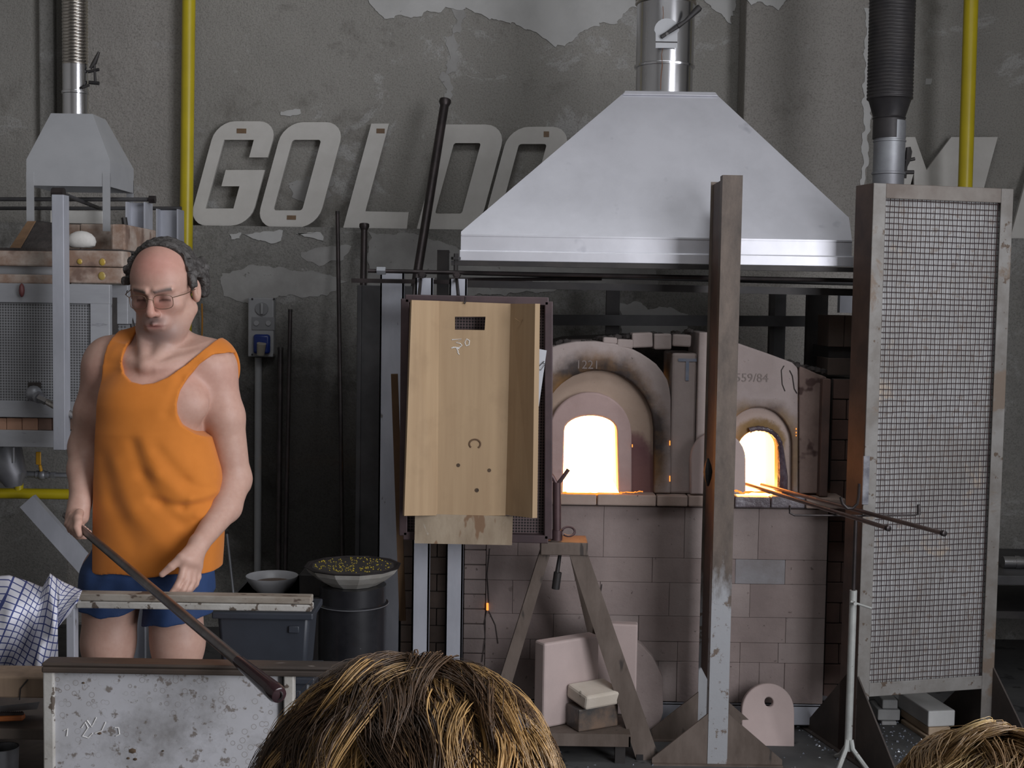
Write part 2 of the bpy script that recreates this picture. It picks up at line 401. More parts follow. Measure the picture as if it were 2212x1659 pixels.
# ------------------------------------------------------------------ sign letters leaning on the ledge
YB, YT = 6.20, 6.275
LTH = 0.018
def lp(px, py):          # a point on the leaning letter plane
    z0, z1 = P(px, 490, YB).z, P(px, 263, YT).z
    t = (490 - py) / 227.0
    return P(px, py, YB + (YT - YB) * t)
def arcpts(c, r, a0, a1, n=5, sx=1, sk=0.0):
    o = []
    for i in range(n + 1):
        a = math.radians(a0 + (a1 - a0) * i / n)
        x, y = r * math.cos(a), -r * math.sin(a)
        o.append((c[0] + x - sk * y, c[1] + y))
    return o
SK = 0.27
def rrect(x, y0, y1, w, r, rin=None, n=6):
    # slanted rounded rectangle: x is the left edge at the baseline y1; y0 top
    r = max(r, 0.01); o = []
    for cx, cy, a in ((w - r, y0 + r, 90), (r, y0 + r, 180), (r, y1 - r, 270), (w - r, y1 - r, 360)):
        for i in range(n + 1):
            an = math.radians(a - 90 + 90 * i / n)
            o.append((cx + r * math.cos(an), cy - r * math.sin(an)))
    return [(x + px + (y1 - py) * SK, py) for px, py in o]
def letter(name_lab, shapes, tapes=(), cut=None):
    lab, group = name_lab
    allp = [lp(*q) for s in shapes for q in s[0]]
    base = Vector((sum(p.x for p in allp) / len(allp), YB, min(p.z for p in allp)))
    t = thing('sign_letter', lab, 'letter', base, 'pale letters of a dismantled sign on the wall ledge')
    for s in shapes:
        mb = MB()
        if len(s) == 2: mb.ring([lp(*q) for q in s[0]], [lp(*q) for q in s[1]], (0, -LTH, 0))
        else: mb.prism([lp(*q) for q in s[0]], (0, -LTH, 0))
        part('letter_face', mb, m_letter, t, smooth=False)
    for (x0, y0, x1, y1) in tapes:
        a, b = lp(x0, y1), lp(x1, y0)
        mb = MB(); mb.hexa([(a.x, a.y - LTH - 0.002, a.z), (b.x, a.y - LTH - 0.002, a.z), (b.x, a.y - LTH, a.z), (a.x, a.y - LTH, a.z),
                            (a.x, b.y - LTH - 0.002, b.z), (b.x, b.y - LTH - 0.002, b.z), (b.x, b.y - LTH, b.z), (a.x, b.y - LTH, b.z)])
        part('tape_strip', mb, m_tape, t, smooth=False)
    return t
# G
def slant(x, y, y1): return (x + (y1 - y) * SK, y)
gb = 488
G = []
outer = rrect(409, 263, gb, 132, 40)
top_right = outer[0:7]; top_left = outer[7:14]; bot_left = outer[14:21]; bot_right = outer[21:28]
inn = lambda x, y: slant(x, y, gb)
G = [inn(541 - 1, 341)] + top_right + top_left + bot_left + bot_right + \
    [inn(541, 368), inn(457, 368), inn(457, 403), inn(496, 403), inn(496, 451), inn(436, 451), inn(436, 303), inn(500, 303), inn(500, 341)]
letter(('pale slanted letter G standing leftmost on the ledge, beside the yellow pipe', ''), [(G,)], [(513, 279, 534, 289)])
letter(('pale slanted letter O between the G and the L', ''), [(rrect(553, 265, 492, 133, 42), rrect(592, 303, 455, 62, 6))], [(621, 466, 641, 475)])
Lb = 494
letter(('pale slanted letter L between the first O and the D', ''), [([slant(x, y, Lb) for x, y in ((742, 268), (780, 268), (780, 457), (874, 459), (880, Lb + 2), (742, Lb))],)],
       [(814, 279, 832, 289)])
D_o = rrect(900, 270, 498, 134, 46)
D_o = [(slant(900, 270, 498) if 7 <= i < 14 else (slant(900, 498, 498) if 14 <= i < 21 else q)) for i, q in enumerate(D_o)]
letter(('pale slanted letter D behind the leaning iron pipe', ''), [(D_o, rrect(940, 310, 462, 58, 5))])
letter(('pale slanted letter O partly hidden behind the big hood', ''), [(rrect(1040, 275, 500, 134, 42), rrect(1080, 312, 464, 60, 6))], [(1174, 285, 1186, 297)])
Mb = 520
letter(('pale slanted letter M behind the flue and the yellow pipe on the right', ''), [([slant(x, y, Mb) for x, y in
        ((1895, 297), (1914, 297), (1958, 368), (1992, 297), (2052, 297), (2092, 297), (2092, Mb), (2052, Mb), (2052, 372), (1990, 480), (1962, 480), (1932, 372), (1932, Mb), (1895, Mb))],)])
letter(('pale slanted letter at the right edge beside the mesh screen', ''), [([slant(x, y, Mb) for x, y in ((2178, 300), (2220, 300), (2220, Mb), (2178, Mb))],)])
# ------------------------------------------------------------------ big melting furnace
YF = 4.75
def fz(py, px=1400, Y=YF): return P(px, py, Y).z
def fx(px, py=1100, Y=YF): return P(px, py, Y).x
furn = thing('melting_furnace', 'pink refractory glass furnace with two glowing arched openings', 'furnace', (fx(1400), YF + 0.5, 0))
zs = fz(1091)                 # top of the lower masonry / underside of sill
zb = fz(1515)
# mortar core
mb = MB(); mb.box(fx(1003) + 0.004, fx(1790) - 0.004, YF + 0.012, YF + 1.0, zb, zs); part('mortar_core', mb, m_mortar, furn, smooth=False)
# front blocks
rows = [(1095, 1205, (1120, 1305, 1480, 1640)), (1205, 1258, (1060, 1245, 1412, 1592, 1700)), (1258, 1330, (1110, 1300, 1450, 1625)),
        (1330, 1385, (1060, 1200, 1385, 1560, 1705)), (1385, 1428, (1150, 1300, 1471, 1607, 1690)), (1428, 1515, (1100, 1250, 1430, 1471, 1607, 1650, 1705))]
m_blocks = [m_refr, mat('refractory_block_b', (0.285, 0.228, 0.212), (0.225, 0.178, 0.166), 4, 0.92, bump=0.35, bsc=60, sp=(0.13, 0.10, 0.09), spsc=40, spt=0.66),
            mat('refractory_block_c', (0.32, 0.265, 0.248), (0.25, 0.203, 0.19), 3, 0.92, bump=0.35, bsc=65, sp=(0.2, 0.16, 0.15), spsc=50, spt=0.66)]
m_blueblock = mat('bluish_white_block', (0.29, 0.285, 0.30), (0.22, 0.20, 0.20), 5, 0.9, bump=0.3, bsc=50)
for ri, (ya, yb, js) in enumerate(rows):
    xs = [1052] + [j for j in js if j > 1080] + [1790]
    for i in range(len(xs) - 1):
        g = 0.0005; dj = random.uniform(-0.002, 0.002)
        mb = MB(); mb.box(fx(xs[i]) + g, fx(xs[i + 1]) - g, YF + dj, YF + 0.05, fz(yb) + g, fz(ya) - g)
        mt = m_blueblock if (ri == 1 and xs[i] == 1592) else random.choice(m_blocks)
        part('refractory_block', mb, mt, furn, bevel=0.0012, smooth=False)
for i in range(13):          # narrow bricks at the left corner
    ya = 1098 + i * 32; yb = ya + 32
    dj = random.uniform(-0.003, 0.003)
    mb = MB(); mb.box(fx(1004) + 0.001, fx(1051), YF + dj, YF + 0.06, fz(min(yb, 1515)) + 0.0015, fz(ya) - 0.0015)
    part('corner_brick', mb, m_blocks[i % 3], furn, bevel=0.003, smooth=False)
# set-back brick flanks left and right
def flank(pxa, pxb, ya, yb, Y, h, w, mt, nm):
    mb = MB(); mb.box(fx(pxa, 1200, Y), fx(pxb, 1200, Y), Y + 0.012, Y + 0.5, fz(yb, 1400, Y), fz(ya, 1400, Y))
    part('flank_core', mb, m_soot, furn, smooth=False)
    r = 0; y = ya
    while y < yb - 4:
        x = pxa - (w / 2 if r % 2 else 0)
        while x < pxb:
            a, b = max(x, pxa), min(x + w, pxb)
            if b - a > 4:
                mb = MB(); mb.box(fx(a, 1200, Y) + 0.0015, fx(b, 1200, Y) - 0.0015, Y + random.uniform(-0.003, 0.003), Y + 0.05, fz(min(y + h, yb), 1400, Y) + 0.0015, fz(y, 1400, Y) - 0.0015)
                part(nm, mb, mt, furn, bevel=0.003, smooth=False)
            x += w
        y += h; r += 1
flank(866, 1006, 1100, 1545, YF + 0.16, 37, 78, m_brickdark, 'flank_brick')
flank(1788, 1872, 812, 1510, YF + 0.10, 44, 62, m_brickred, 'flank_brick')
# little stack of bricks on the right flank, behind the screen
for k, (a, b, ya, yb) in enumerate(((1808, 1842, 675, 745), (1843, 1870, 675, 745), (1808, 1870, 770, 808))):
    mb = MB(); mb.box(fx(a, 700), fx(b, 700), YF + 0.12, YF + 0.3, fz(yb), fz(ya)); part('top_brick', mb, m_brickdark, furn, bevel=0.003, smooth=False)
mb = MB(); mb.box(fx(1812, 700), fx(1868, 700), YF + 0.14, YF + 0.4, fz(772), fz(744)); part('iron_bearer', mb, m_black, furn, smooth=False)
# steel plinth beam and feet
mb = MB(); mb.box(fx(1000), fx(1815), YF - 0.01, YF + 0.05, fz(1560), zb); mb.box(fx(1000), fx(1815), YF - 0.01, YF + 1.0, zb - 0.012, zb)
part('base_beam', mb, m_alu, furn, bevel=0.004, smooth=False)
for px in (1030, 1700):
    mb = MB(); mb.box(fx(px), fx(px) + 0.1, YF + 0.25, YF + 0.9, 0, zb - 0.005); part('foot_block', mb, m_soot, furn, smooth=False)
# sill tiles
sill = ((1100, 1196), (1196, 1287), (1288, 1415), (1416, 1483), (1484, 1582), (1583, 1660), (1661, 1735), (1736, 1822))
m_sillsoot = mat('glazed_soot', (0.10, 0.075, 0.085), (0.20, 0.18, 0.2), 14, 0.4, bump=0.5, bsc=45, bdist=0.01)
for i, (a, b) in enumerate(sill):
    mb = MB(); mb.box(fx(a) + 0.001, fx(b) - 0.001, YF - 0.035 + random.uniform(-0.004, 0.004), YF + 0.2, fz(1090), fz(1066) + random.uniform(-0.003, 0.002))
    part('sill_tile', mb, m_sillsoot if i in (5, 6) else m_refr_warm, furn, bevel=0.005, smooth=False)
zsill = fz(1066)

# arches: px centre, half width, spring py, top py -> outline from the bottom right round to the bottom left
def arch(cx, hw, ysp, ytop, ybot, n=14, flare=0.0):
    o = [(cx + hw + flare, ybot)]
    for i in range(n + 1):
        a = math.pi * i / n
        o.append((cx + hw * math.cos(a), ysp - (ysp - ytop) * math.sin(a)))
    o.append((cx - hw - flare, ybot))
    return o
def APT(pts, Y): return [P(x, y, Y) for x, y in pts]
def slab_with_hole(outer_fn, inner, n):
    return None
def same_count(poly, n):
    # resample an open polyline to n points by arc length
    q = np.array(poly, float); d = np.r_[0, np.cumsum(np.hypot(*np.diff(q, axis=0).T))]
    t = np.linspace(0, d[-1], n)
    return list(zip(np.interp(t, d, q[:, 0]), np.interp(t, d, q[:, 1])))
def arch_plate(name, outer, inner, Y, th, mt, bev=0.004, par=furn, smooth=35):
    n = 44; o = same_count(outer, n); i_ = same_count(inner, n)
    mb = MB(); O = [P(x, y, Y) for x, y in o]; I = [P(x, y, Y) for x, y in i_]
    O = [(p.x, Y, p.z) for p in O]; I = [(p.x, Y, p.z) for p in I]
    V = O + I + [(p[0], Y + th, p[2]) for p in O] + [(p[0], Y + th, p[2]) for p in I]; F = []
    for k in range(n - 1):
        j = k + 1
        F += [(k, j, n + j, n + k), (2 * n + k, 3 * n + k, 3 * n + j, 2 * n + j), (k, 2 * n + k, 2 * n + j, j), (n + k, n + j, 3 * n + j, 3 * n + k)]
    F += [(0, n, 3 * n, 2 * n), (n - 1, 3 * n - 1, 4 * n - 1, 2 * n - 1)]
    mb.add(V, F)
    return part(name, mb, mt, par, bevel=bev, smooth=smooth)
YBOT = 1066
# soot/ochre stains are real deposits on the arch tiles: noise bands that follow the arch centre
def arch_mat(name, base, base2, centre, r0, r1, stain, stain2):
    t = NT(name)
    org = ORG[furn.name]
    sub = t.n('VectorMath', operation='SUBTRACT'); t.L(t.co, sub.inputs[0]); sub.inputs[1].default_value = tuple(Vector(centre) - org)
    ln = t.n('VectorMath', operation='LENGTH')
    m2 = t.n('VectorMath', operation='MULTIPLY'); t.L(sub.outputs[0], m2.inputs[0]); m2.inputs[1].default_value = (1, 0, 0.8); t.L(m2.outputs[0], ln.inputs[0])
    d = t.math('ADD', ln.outputs['Value'], t.math('MULTIPLY', t.math('SUBTRACT', t.noise(7, 6, 0.65), 0.5), 0.10))
    mr = t.n('MapRange'); mr.inputs[1].default_value = r0; mr.inputs[2].default_value = r1; t.L(d, mr.inputs[0])
    c = t.ramp(t.noise(5, 6, 0.65), [(0.36, base), (0.64, base2)])
    s = t.ramp(t.noise(4, 5, 0.6, (1, 1, 1), (2, 5, 1)), [(0.42, stain), (0.58, stain2)])
    f = t.ramp(mr.outputs[0], [(0.0, 1.0), (0.4, 0.88), (1.0, 0.0)])
    c = t.mix(f, c, s)
    c = t.mix(t.ramp(t.noise(60, 3, 0.6), [(0.68, 0.0), (0.73, 0.8)]), c, (0.10, 0.075, 0.065))
    t.set(c, 0.9); t.bump(t.noise(80, 4), 0.2, 0.004); return t.m
cL = P(1285, 960, YF); cR = P(1640, 985, YF)
m_archL = arch_mat('arch_block_left', (0.40, 0.335, 0.315), (0.34, 0.28, 0.262), cL, 0.22, 0.295, (0.025, 0.017, 0.015), (0.17, 0.088, 0.03))
m_ringL1 = arch_mat('arch_ring_outer', (0.37, 0.275, 0.215), (0.315, 0.23, 0.175), P(1330, 1040, YF), 0.13, 0.17, (0.13, 0.06, 0.065), (0.17, 0.085, 0.08))
m_ringL2 = mat('arch_ring_inner', (0.41, 0.295, 0.275), (0.35, 0.245, 0.225), 5, 0.85, bump=0.15, bsc=60, sp=(0.25, 0.16, 0.15), spsc=9, spt=0.6, soft=0.2)
m_archR = arch_mat('arch_block_right', (0.35, 0.292, 0.277), (0.29, 0.238, 0.225), cR, 0.12, 0.19, (0.09, 0.06, 0.05), (0.20, 0.13, 0.07))
m_ringR = arch_mat('arch_ring_right', (0.40, 0.31, 0.27), (0.355, 0.27, 0.235), cR, 0.09, 0.115, (0.20, 0.12, 0.045), (0.30, 0.19, 0.09))
# left port
blockL = [(1449, YBOT), (1449, 850), (1440, 815), (1415, 783), (1375, 757), (1330, 742), (1285, 737), (1240, 738), (1195, 748), (1150, 768), (1120, 800), (1108, 850), (1106, YBOT)]
arch_plate('arch_block', blockL, arch(1291, 122, 925, 800, YBOT), YF, 0.30, m_archL, 0.006)
arch_plate('arch_ring', arch(1291, 124, 925, 797, YBOT), arch(1275, 84, 938, 852, YBOT), YF + 0.035, 0.10, m_ringL1)
arch_plate('arch_ring', arch(1274.5, 90, 938, 847, YBOT), arch(1276, 57, 930, 898, YBOT, flare=3), YF + 0.008, 0.10, m_ringL2, 0.006)
# right port
blockR = [(1724, YBOT), (1724, 800), (1722, 787), (1660, 764), (1585, 738), (1545, 722), (1531, 716), (1531, 800), (1531, YBOT)]
arch_plate('arch_block', blockR, arch(1639, 72, 958, 880, YBOT), YF, 0.30, m_archR, 0.006)
arch_plate('arch_ring', arch(1639, 75, 958, 877, YBOT), arch(1639, 44, 970, 930, YBOT), YF + 0.02, 0.09, m_ringR, 0.006)
# drip glaze round the right hand mouth
gl = []
for i in range(20):
    a = math.pi * (0.02 + 0.62 * i / 19)
    q = P(1639 + 47 * math.cos(a), 968 - 42 * math.sin(a), YF + 0.012); gl.append(q)
gl = [P(1690, 1064, YF + 0.01), P(1691, 1030, YF + 0.01), P(1689, 1000, YF + 0.01)] + gl
mb = MB(); mb.path(gl, [0.020, 0.019, 0.015] + [0.008 + 0.004 * random.random() for _ in range(20)], 8)
part('glass_drip', mb, mat('black_glaze', (0.11, 0.085, 0.10), (0.05, 0.035, 0.045), 20, 0.22, bump=0.6, bsc=30, bdist=0.01), furn)
# pillar between the ports: cement block, thin tile, and right cheek
mb = MB(); mb.box(fx(1450, 900) + 0.001, fx(1504, 900), YF + 0.012, YF + 0.3, zsill, fz(762)); part('cement_block', mb, m_refr2, furn, bevel=0.008, smooth=False)
mb = MB(); mb.box(fx(1505, 900), fx(1530, 900), YF - 0.006, YF + 0.28, zsill, fz(716)); part('upright_tile', mb, m_refr2, furn, bevel=0.004, smooth=False)
mb = MB(); mb.prism([(p.x, YF + 0.03, p.z) for p in APT([(1726, YBOT), (1786, YBOT), (1786, 815), (1764, 806), (1726, 790)], YF + 0.03)], (0, 0.25, 0))
part('cheek_block', mb, mat('cracked_cheek', (0.25, 0.18, 0.155), (0.16, 0.11, 0.095), 5, 0.9, bump=0.4, bsc=25, sp=(0.07, 0.04, 0.035), spsc=8, spt=0.58, bdist=0.01), furn, bevel=0.005, smooth=False)
mb = MB(); mb.box(fx(1772, 950), fx(1790, 950), YF - 0.01, YF + 0.06, zsill, fz(812)); part('cheek_tile', mb, m_brickred, furn, bevel=0.004, smooth=False)
# vault behind, with sooty top
mb = MB()
prof = [(1108, 812), (1150, 764), (1240, 742), (1330, 738), (1420, 735), (1500, 735), (1590, 748), (1720, 800), (1786, 815)]
lo = [(1786, YBOT), (1108, YBOT)]
# chamber shell: left/right/top walls around the fire
mb.prism([(p.x, YF + 0.29, p.z) for p in APT(prof + [(1786, 830), (1108, 830)], YF)], (0, 0.72, 0))
mb.box(fx(1108), fx(1150), YF + 0.29, YF + 1.0, zsill - 0.02, fz(825)); mb.box(fx(1740), fx(1786), YF + 0.29, YF + 1.0, zsill - 0.02, fz(825))
mb.box(fx(1108), fx(1786), YF + 0.95, YF + 1.02, zsill - 0.02, fz(812))
part('vault', mb, m_soot, furn, smooth=False)
# loose bricks and rubble on top
tops = [(1362, 1408, 718, 750), (1409, 1448, 720, 754), (1449, 1490, 722, 748), (1330, 1366, 732, 752), (1300, 1332, 728, 742)]
for a, b, ya, yb in tops:
    mb = MB(); c = P((a + b) / 2, (ya + yb) / 2, YF + 0.05)
    w = (b - a) / 2 * S(YF) - 0.001; h = (yb - ya) / 2 * S(YF)
    ang = random.uniform(-0.06, 0.06)
    mb.obox(c, (w * math.cos(ang), 0, w * math.sin(ang)), (0, 0.05, 0), (-h * math.sin(ang), 0, h * math.cos(ang)))
    part('loose_brick', mb, m_refr2, furn, bevel=0.006, smooth=False)
mb = MB()
for i in range(70):
    if i < 40: x = 1190 + 300 * random.random(); y = 742 - (x - 1190) * 0.085 + random.uniform(-3, 3)
    else: x = 1700 + 90 * random.random(); y = 783 + (x - 1700) * 0.28 + random.uniform(-4, 2)
    q = P(x, y, YF + random.uniform(0.03, 0.12)); r = random.uniform(0.006, 0.016)
    mb.ball(q, r, 6, (1.3, 1, 0.8))
part('rubble', mb, m_soot, furn, smooth=False, kind='stuff')
# glowing chamber
mb = MB(); mb.box(fx(1150), fx(1740), YF + 0.40, YF + 0.94, zsill - 0.012, fz(835))
part('glowing_chamber', mb, m_fire, furn, smooth=False)
for cx, hw, ysp, yt in ((1276, 60, 930, 896), (1639, 46, 970, 928)):
    arch_plate('glowing_throat', arch(cx, hw + 14, ysp, yt - 14, YBOT), arch(cx, hw, ysp, yt, YBOT), YF + 0.11, 0.29, m_hotrim, 0)
m_lip = emis('hot_lip', (1.0, 0.50, 0.155), 24.0)
for a, b in ((1216, 1337), (1592, 1685)):
    mb = MB(); mb.box(fx(a), fx(b), YF + 0.012, YF + 0.41, zsill - 0.004, zsill + 0.003); part('hot_glass_lip', mb, m_lip, furn, smooth=False)
for k, pts in enumerate(([(1216, 1064), (1240, 1068), (1275, 1066), (1310, 1069), (1338, 1066), (1352, 1063), (1366, 1064), (1378, 1062), (1392, 1062)], [(1586, 1060), (1604, 1064), (1630, 1062), (1662, 1065), (1690, 1063), (1720, 1063)])):
    mb = MB(); fine = []
    for (a, b) in zip(pts[:-1], pts[1:]): fine += [(a[0] + (b[0] - a[0]) * u / 4, a[1] + (b[1] - a[1]) * u / 4 + random.uniform(-1, 1)) for u in range(4)]
    mb.path([P(x, y, YF - 0.030) for x, y in fine], [0.0045 * random.uniform(0.5, 1.2) * (1.0 if x < (1345, 1690)[k] else 0.5) for x, y in fine], 6); part('sill_glow_bead', mb, emis('sill_glow_bead_%d' % k, (1.0, 0.24, 0.03), 3.0), furn)  # emissive bead standing in for the fire's orange light on the sill edge
# glowing cracks
mb = MB()
for x, y0, y1 in ((1447, 1028, 1040), (1447, 952, 962), (1720, 925, 928), (1720, 933, 936), (1720, 940, 942), (1366, 960, 966)):
    p, q = P(x, y0, YF - 0.002), P(x, y1, YF - 0.002); mb.tube(p, q, 0.0018, n=6)
p, q = P(1053, 1303, YF - 0.006), P(1053, 1318, YF - 0.006); mb.tube(p, q, 0.004, n=8)
part('glowing_crack', mb, m_crackglow, furn)
# drawn crack lines in the masonry
mb = MB()
for pts in ([(1058, 1185), (1052, 1240), (1056, 1300), (1050, 1325), (1046, 1350), (1048, 1380), (1041, 1430)], [(1056, 1320), (1070, 1350), (1076, 1390)],
            [(1300, 1262), (1297, 1285)], [(1694, 790), (1688, 800), (1690, 830), (1696, 845)], [(1706, 800), (1712, 812), (1716, 840), (1722, 850)]):
    mb = MB(); mb.path([P(x, y, YF - 0.0025) for x, y in pts], 0.0016, 5); part('crack', mb, m_soot, furn)

# chalk and stamped marks
def text_mesh(body, size, extrude=0.001):
    cu = bpy.data.curves.new('text', 'FONT'); cu.body = body; cu.size = size; cu.extrude = extrude; cu.resolution_u = 3
    ob = bpy.data.objects.new('text_tmp', cu); COL.objects.link(ob)
    dg = bpy.context.evaluated_depsgraph_get(); me = bpy.data.meshes.new_from_object(ob.evaluated_get(dg))
    bpy.data.objects.remove(ob); return me
def mark(name, body, px, py, Y, size_px, mt, parent, slant=0.0):
    me = text_mesh(body, size_px * S(Y)); me.materials.append(mt)
    o = bpy.data.objects.new(name, me); COL.objects.link(o); o.parent = parent
    o.location = P(px, py, Y) - ORG[parent.name]; o.rotation_euler = (math.pi / 2, 0, slant); return o
m_bluechalk = mat('blue_chalk', (0.20, 0.24, 0.32), (0.27, 0.28, 0.33), 30, 0.95)
m_stamp = mat('stamped_relief', (0.20, 0.165, 0.152), None, rough=0.95)
mark('chalk_letter', 'T', 1463, 822, YF + 0.010, 70, m_bluechalk, furn)
mark('stamped_number', '1221', 1243, 796, YF - 0.001, 26, m_stamp, furn)
mark('stamped_number', '559/84', 1588, 824, YF - 0.001, 26, m_stamp, furn)

# arched stopper plate standing half across the right mouth
mb = MB(); pts = arch(1552, 60, 985, 925, 1062)
mb.prism([(p.x, YF - 0.032, p.z) for p in APT(pts, YF - 0.04)], (0, 0.028, 0))
pl = solo('stopper_plate', mb, m_slab, 'pale arched fireclay stopper standing on the sill across the right furnace mouth', 'stopper', bevel=0.006)
pl.location.z = zsill + 0.003
# spare stopper on the floor
o = thing('floor_stopper', 'pink arched fireclay stopper with a round hole leaning on the furnace base', 'stopper', P(1660, 1620, 4.56))
def tilt_arch(cx, hw, ysp, yt, yb, Yb, Yt, n=20):
    z0, z1 = P(cx, yb, Yb).z, P(cx, yt, Yt).z; out = []
    for x, y in arch(cx, hw, ysp, yt, yb, n):
        t = (yb - y) / (yb - yt); out.append(P(x, y, Yb + (Yt - Yb) * t))
    return out
out = tilt_arch(1659, 57, 1536, 1476, 1618, 4.56, 4.66)
hole = [P(1661 + 9 * math.cos(a), 1517 - 9 * math.sin(a), 4.63) for a in np.linspace(-math.pi / 2 + 0.3, 1.5 * math.pi - 0.3, 22)]
n = 48
def rs3(pts, n):
    q = np.array([tuple(p) for p in pts]); q = np.vstack([q, q[:1]]); d = np.r_[0, np.cumsum(np.linalg.norm(np.diff(q, axis=0), axis=1))]
    t = np.linspace(0, d[-1], n, endpoint=False); return [Vector([np.interp(v, d, q[:, k]) for k in range(3)]) for v in t]
oc = rs3(out, n); cc = Vector(sum((Vector(p) for p in hole), Vector()) / len(hole)); 
hc = []
for p in oc:
    d = Vector((p.x - cc.x, 0, p.z - cc.z)).normalized(); q = cc + d * 0.0155; q.y = cc.y + (q.z - cc.z) * 0.43; hc.append(q)
mb = MB(); mb.ring(oc, hc, (0, 0.03, -0.006)); part('plate', mb, m_slab, o, bevel=0.004, smooth=35)
# ------------------------------------------------------------------ exhaust hood over the furnace
YH = 4.66; YHT0, YHT1 = 5.02, 5.30; YHB = 5.42
hood = thing('exhaust_hood', 'large aluminium hood above the furnace with round steel flue', 'hood', (P(1436, 560, 5.1).x, 5.1, P(1436, 570, YH).z))
bl, br = P(995, 562, YH), P(1839, 575, YH)
zbl = (bl.z + br.z) / 2
kl, kr = P(993, 500, YH), P(1838, 468, YH)
zlip = P(1400, 549, YH).z; zfold = P(1400, 514, YH).z
tl, tr = P(1350, 200, YHT0), P(1545, 200, YHT0); zt = (tl.z + tr.z) / 2
mb = MB()
th = 0.004
# planar front: vertical skirt up to the fold, then one flat sloping sheet
def ysl(z): return YH + (z - zfold) / (zt - zfold) * (YHT0 - YH)
zkl, zkr = max(kl.z, zfold + 0.004), kr.z
A = [(bl.x, YH, zlip), (br.x, YH, zlip), (br.x, YH, zfold), (br.x, ysl(zkr), zkr), (tr.x, YHT0, zt), (tl.x, YHT0, zt), (bl.x, ysl(zkl), zkl), (bl.x, YH, zfold)]
B = [(bl.x, YHB, zlip), (br.x, YHB, zlip), (br.x, YHB, zfold), (br.x, YHB, zkr), (tr.x, YHT1, zt), (tl.x, YHT1, zt), (bl.x, YHB, zkl), (bl.x, YHB, zfold)]
mb.add(A + B, [(0, 1, 2, 7), (7, 2, 3, 4, 5, 6), (9, 8, 15, 10), (10, 15, 14, 13, 12, 11), (8, 0, 7, 15), (15, 7, 6, 14), (14, 6, 5, 13), (1, 9, 10, 2), (2, 10, 11, 3), (3, 11, 12, 4), (4, 12, 13, 5)])
hs = part('hood_shell', mb, m_hood, hood, smooth=False)
md = hs.modifiers.new('solid', 'SOLIDIFY'); md.thickness = 0.004; md.offset = -1
mb = MB(); mb.box(bl.x - 0.004, br.x + 0.004, YH - 0.012, YH + 0.004, zbl - 0.002, zlip + 0.002)
mb.box(bl.x - 0.004, br.x + 0.004, YH - 0.012, YH - 0.008, zlip, zlip + 0.004)
part('bottom_lip', mb, m_hood, hood, bevel=0.002, smooth=False)
mb = MB(); mb.bar((bl.x + 0.002, YH - 0.001, zfold), (br.x - 0.002, YH - 0.001, zfold), 0.004, 0.006, (0, 0, 1)); part('fold_seam', mb, m_hood, hs)
mb = MB(); ztf = P(1440, 207, YHT0).z
mb.hexa([(tl.x - 0.01, YHT0 - 0.016, ztf), (tr.x + 0.01, YHT0 - 0.016, ztf), (tr.x + 0.01, YHT1, ztf), (tl.x - 0.01, YHT1, ztf),
         (tl.x, YHT0 - 0.006, zt + 0.004), (tr.x, YHT0 - 0.006, zt + 0.004), (tr.x, YHT1, zt + 0.004), (tl.x, YHT1, zt + 0.004)])
part('top_collar', mb, m_hood, hood, bevel=0.002, smooth=False)
mb = MB(); c = P(1446, 412, YH + 0.10); c = Vector((c.x, YH + 0.098 + 0.0, c.z))
# flue
YP = 5.16; fc = P(1434, 195, YP); rp = 60 * S(YP)
flx = fc.x
zring = P(1434, 145, YP).z; ztop = P(1434, 12, YP).z
mb = MB(); mb.lathe([(rp, zt), (rp, zring - 0.006), (rp + 0.007, zring - 0.005), (rp + 0.008, zring + 0.003), (rp + 0.002, zring + 0.006), (rp + 0.002, ztop)], (flx, YP, 0), 40)
part('flue_pipe', mb, m_steel, hood, smooth=25)
prof = [(rp + 0.003, ztop)]
z = ztop; 
while z < 4.45:
    prof += [(rp + 0.009, z + 0.004), (rp + 0.009, z + 0.010), (rp + 0.002, z + 0.014), (rp + 0.002, z + 0.018)]; z += 0.018
mb = MB(); mb.lathe(prof, (flx, YP, 0), 36); part('flexible_duct', mb, m_flex, hood, smooth=50)
# damper: bracket plate, pivot, lever
yd = YP - rp - 0.012
q = lambda x, y: P(x, y, yd)
mb = MB(); pts = [(1416, 104), (1463, 104), (1463, 72)] + [(1440 + 27 * math.cos(a), 66 - 26 * math.sin(a)) for a in np.linspace(0.0, math.pi, 12)] + [(1416, 72)]
mb.prism([q(*p) for p in pts], (0, -0.004, 0)); br_ = part('damper_plate', mb, m_hoodsm, hood, smooth=False)
mb = MB(); a, b = q(1416, 91), q(1463, 91.5); mb.box(a.x, b.x, yd - 0.006, yd - 0.003, a.z - 0.002, a.z + 0.002); part('damper_seam', mb, m_black, br_, smooth=False)
mb = MB(); mb.path([P(1428, 80, yd - 0.012), P(1441, 72, yd - 0.012), P(1470, 52, yd - 0.014)], [0.008, 0.007, 0.010], 8)
mb.path([P(1464, 57, yd - 0.016), P(1480, 46, yd - 0.018), P(1509, 18, yd - 0.018), P(1512, 15, yd - 0.018)], [0.010, 0.007, 0.014, 0.011], 10)
part('damper_lever', mb, m_black, br_)
mb = MB(); c = P(1441, 73, yd - 0.02); mb.tube(c, c + Vector((0, 0.012, 0)), 0.006); part('pivot_bolt', mb, m_chrome, br_)
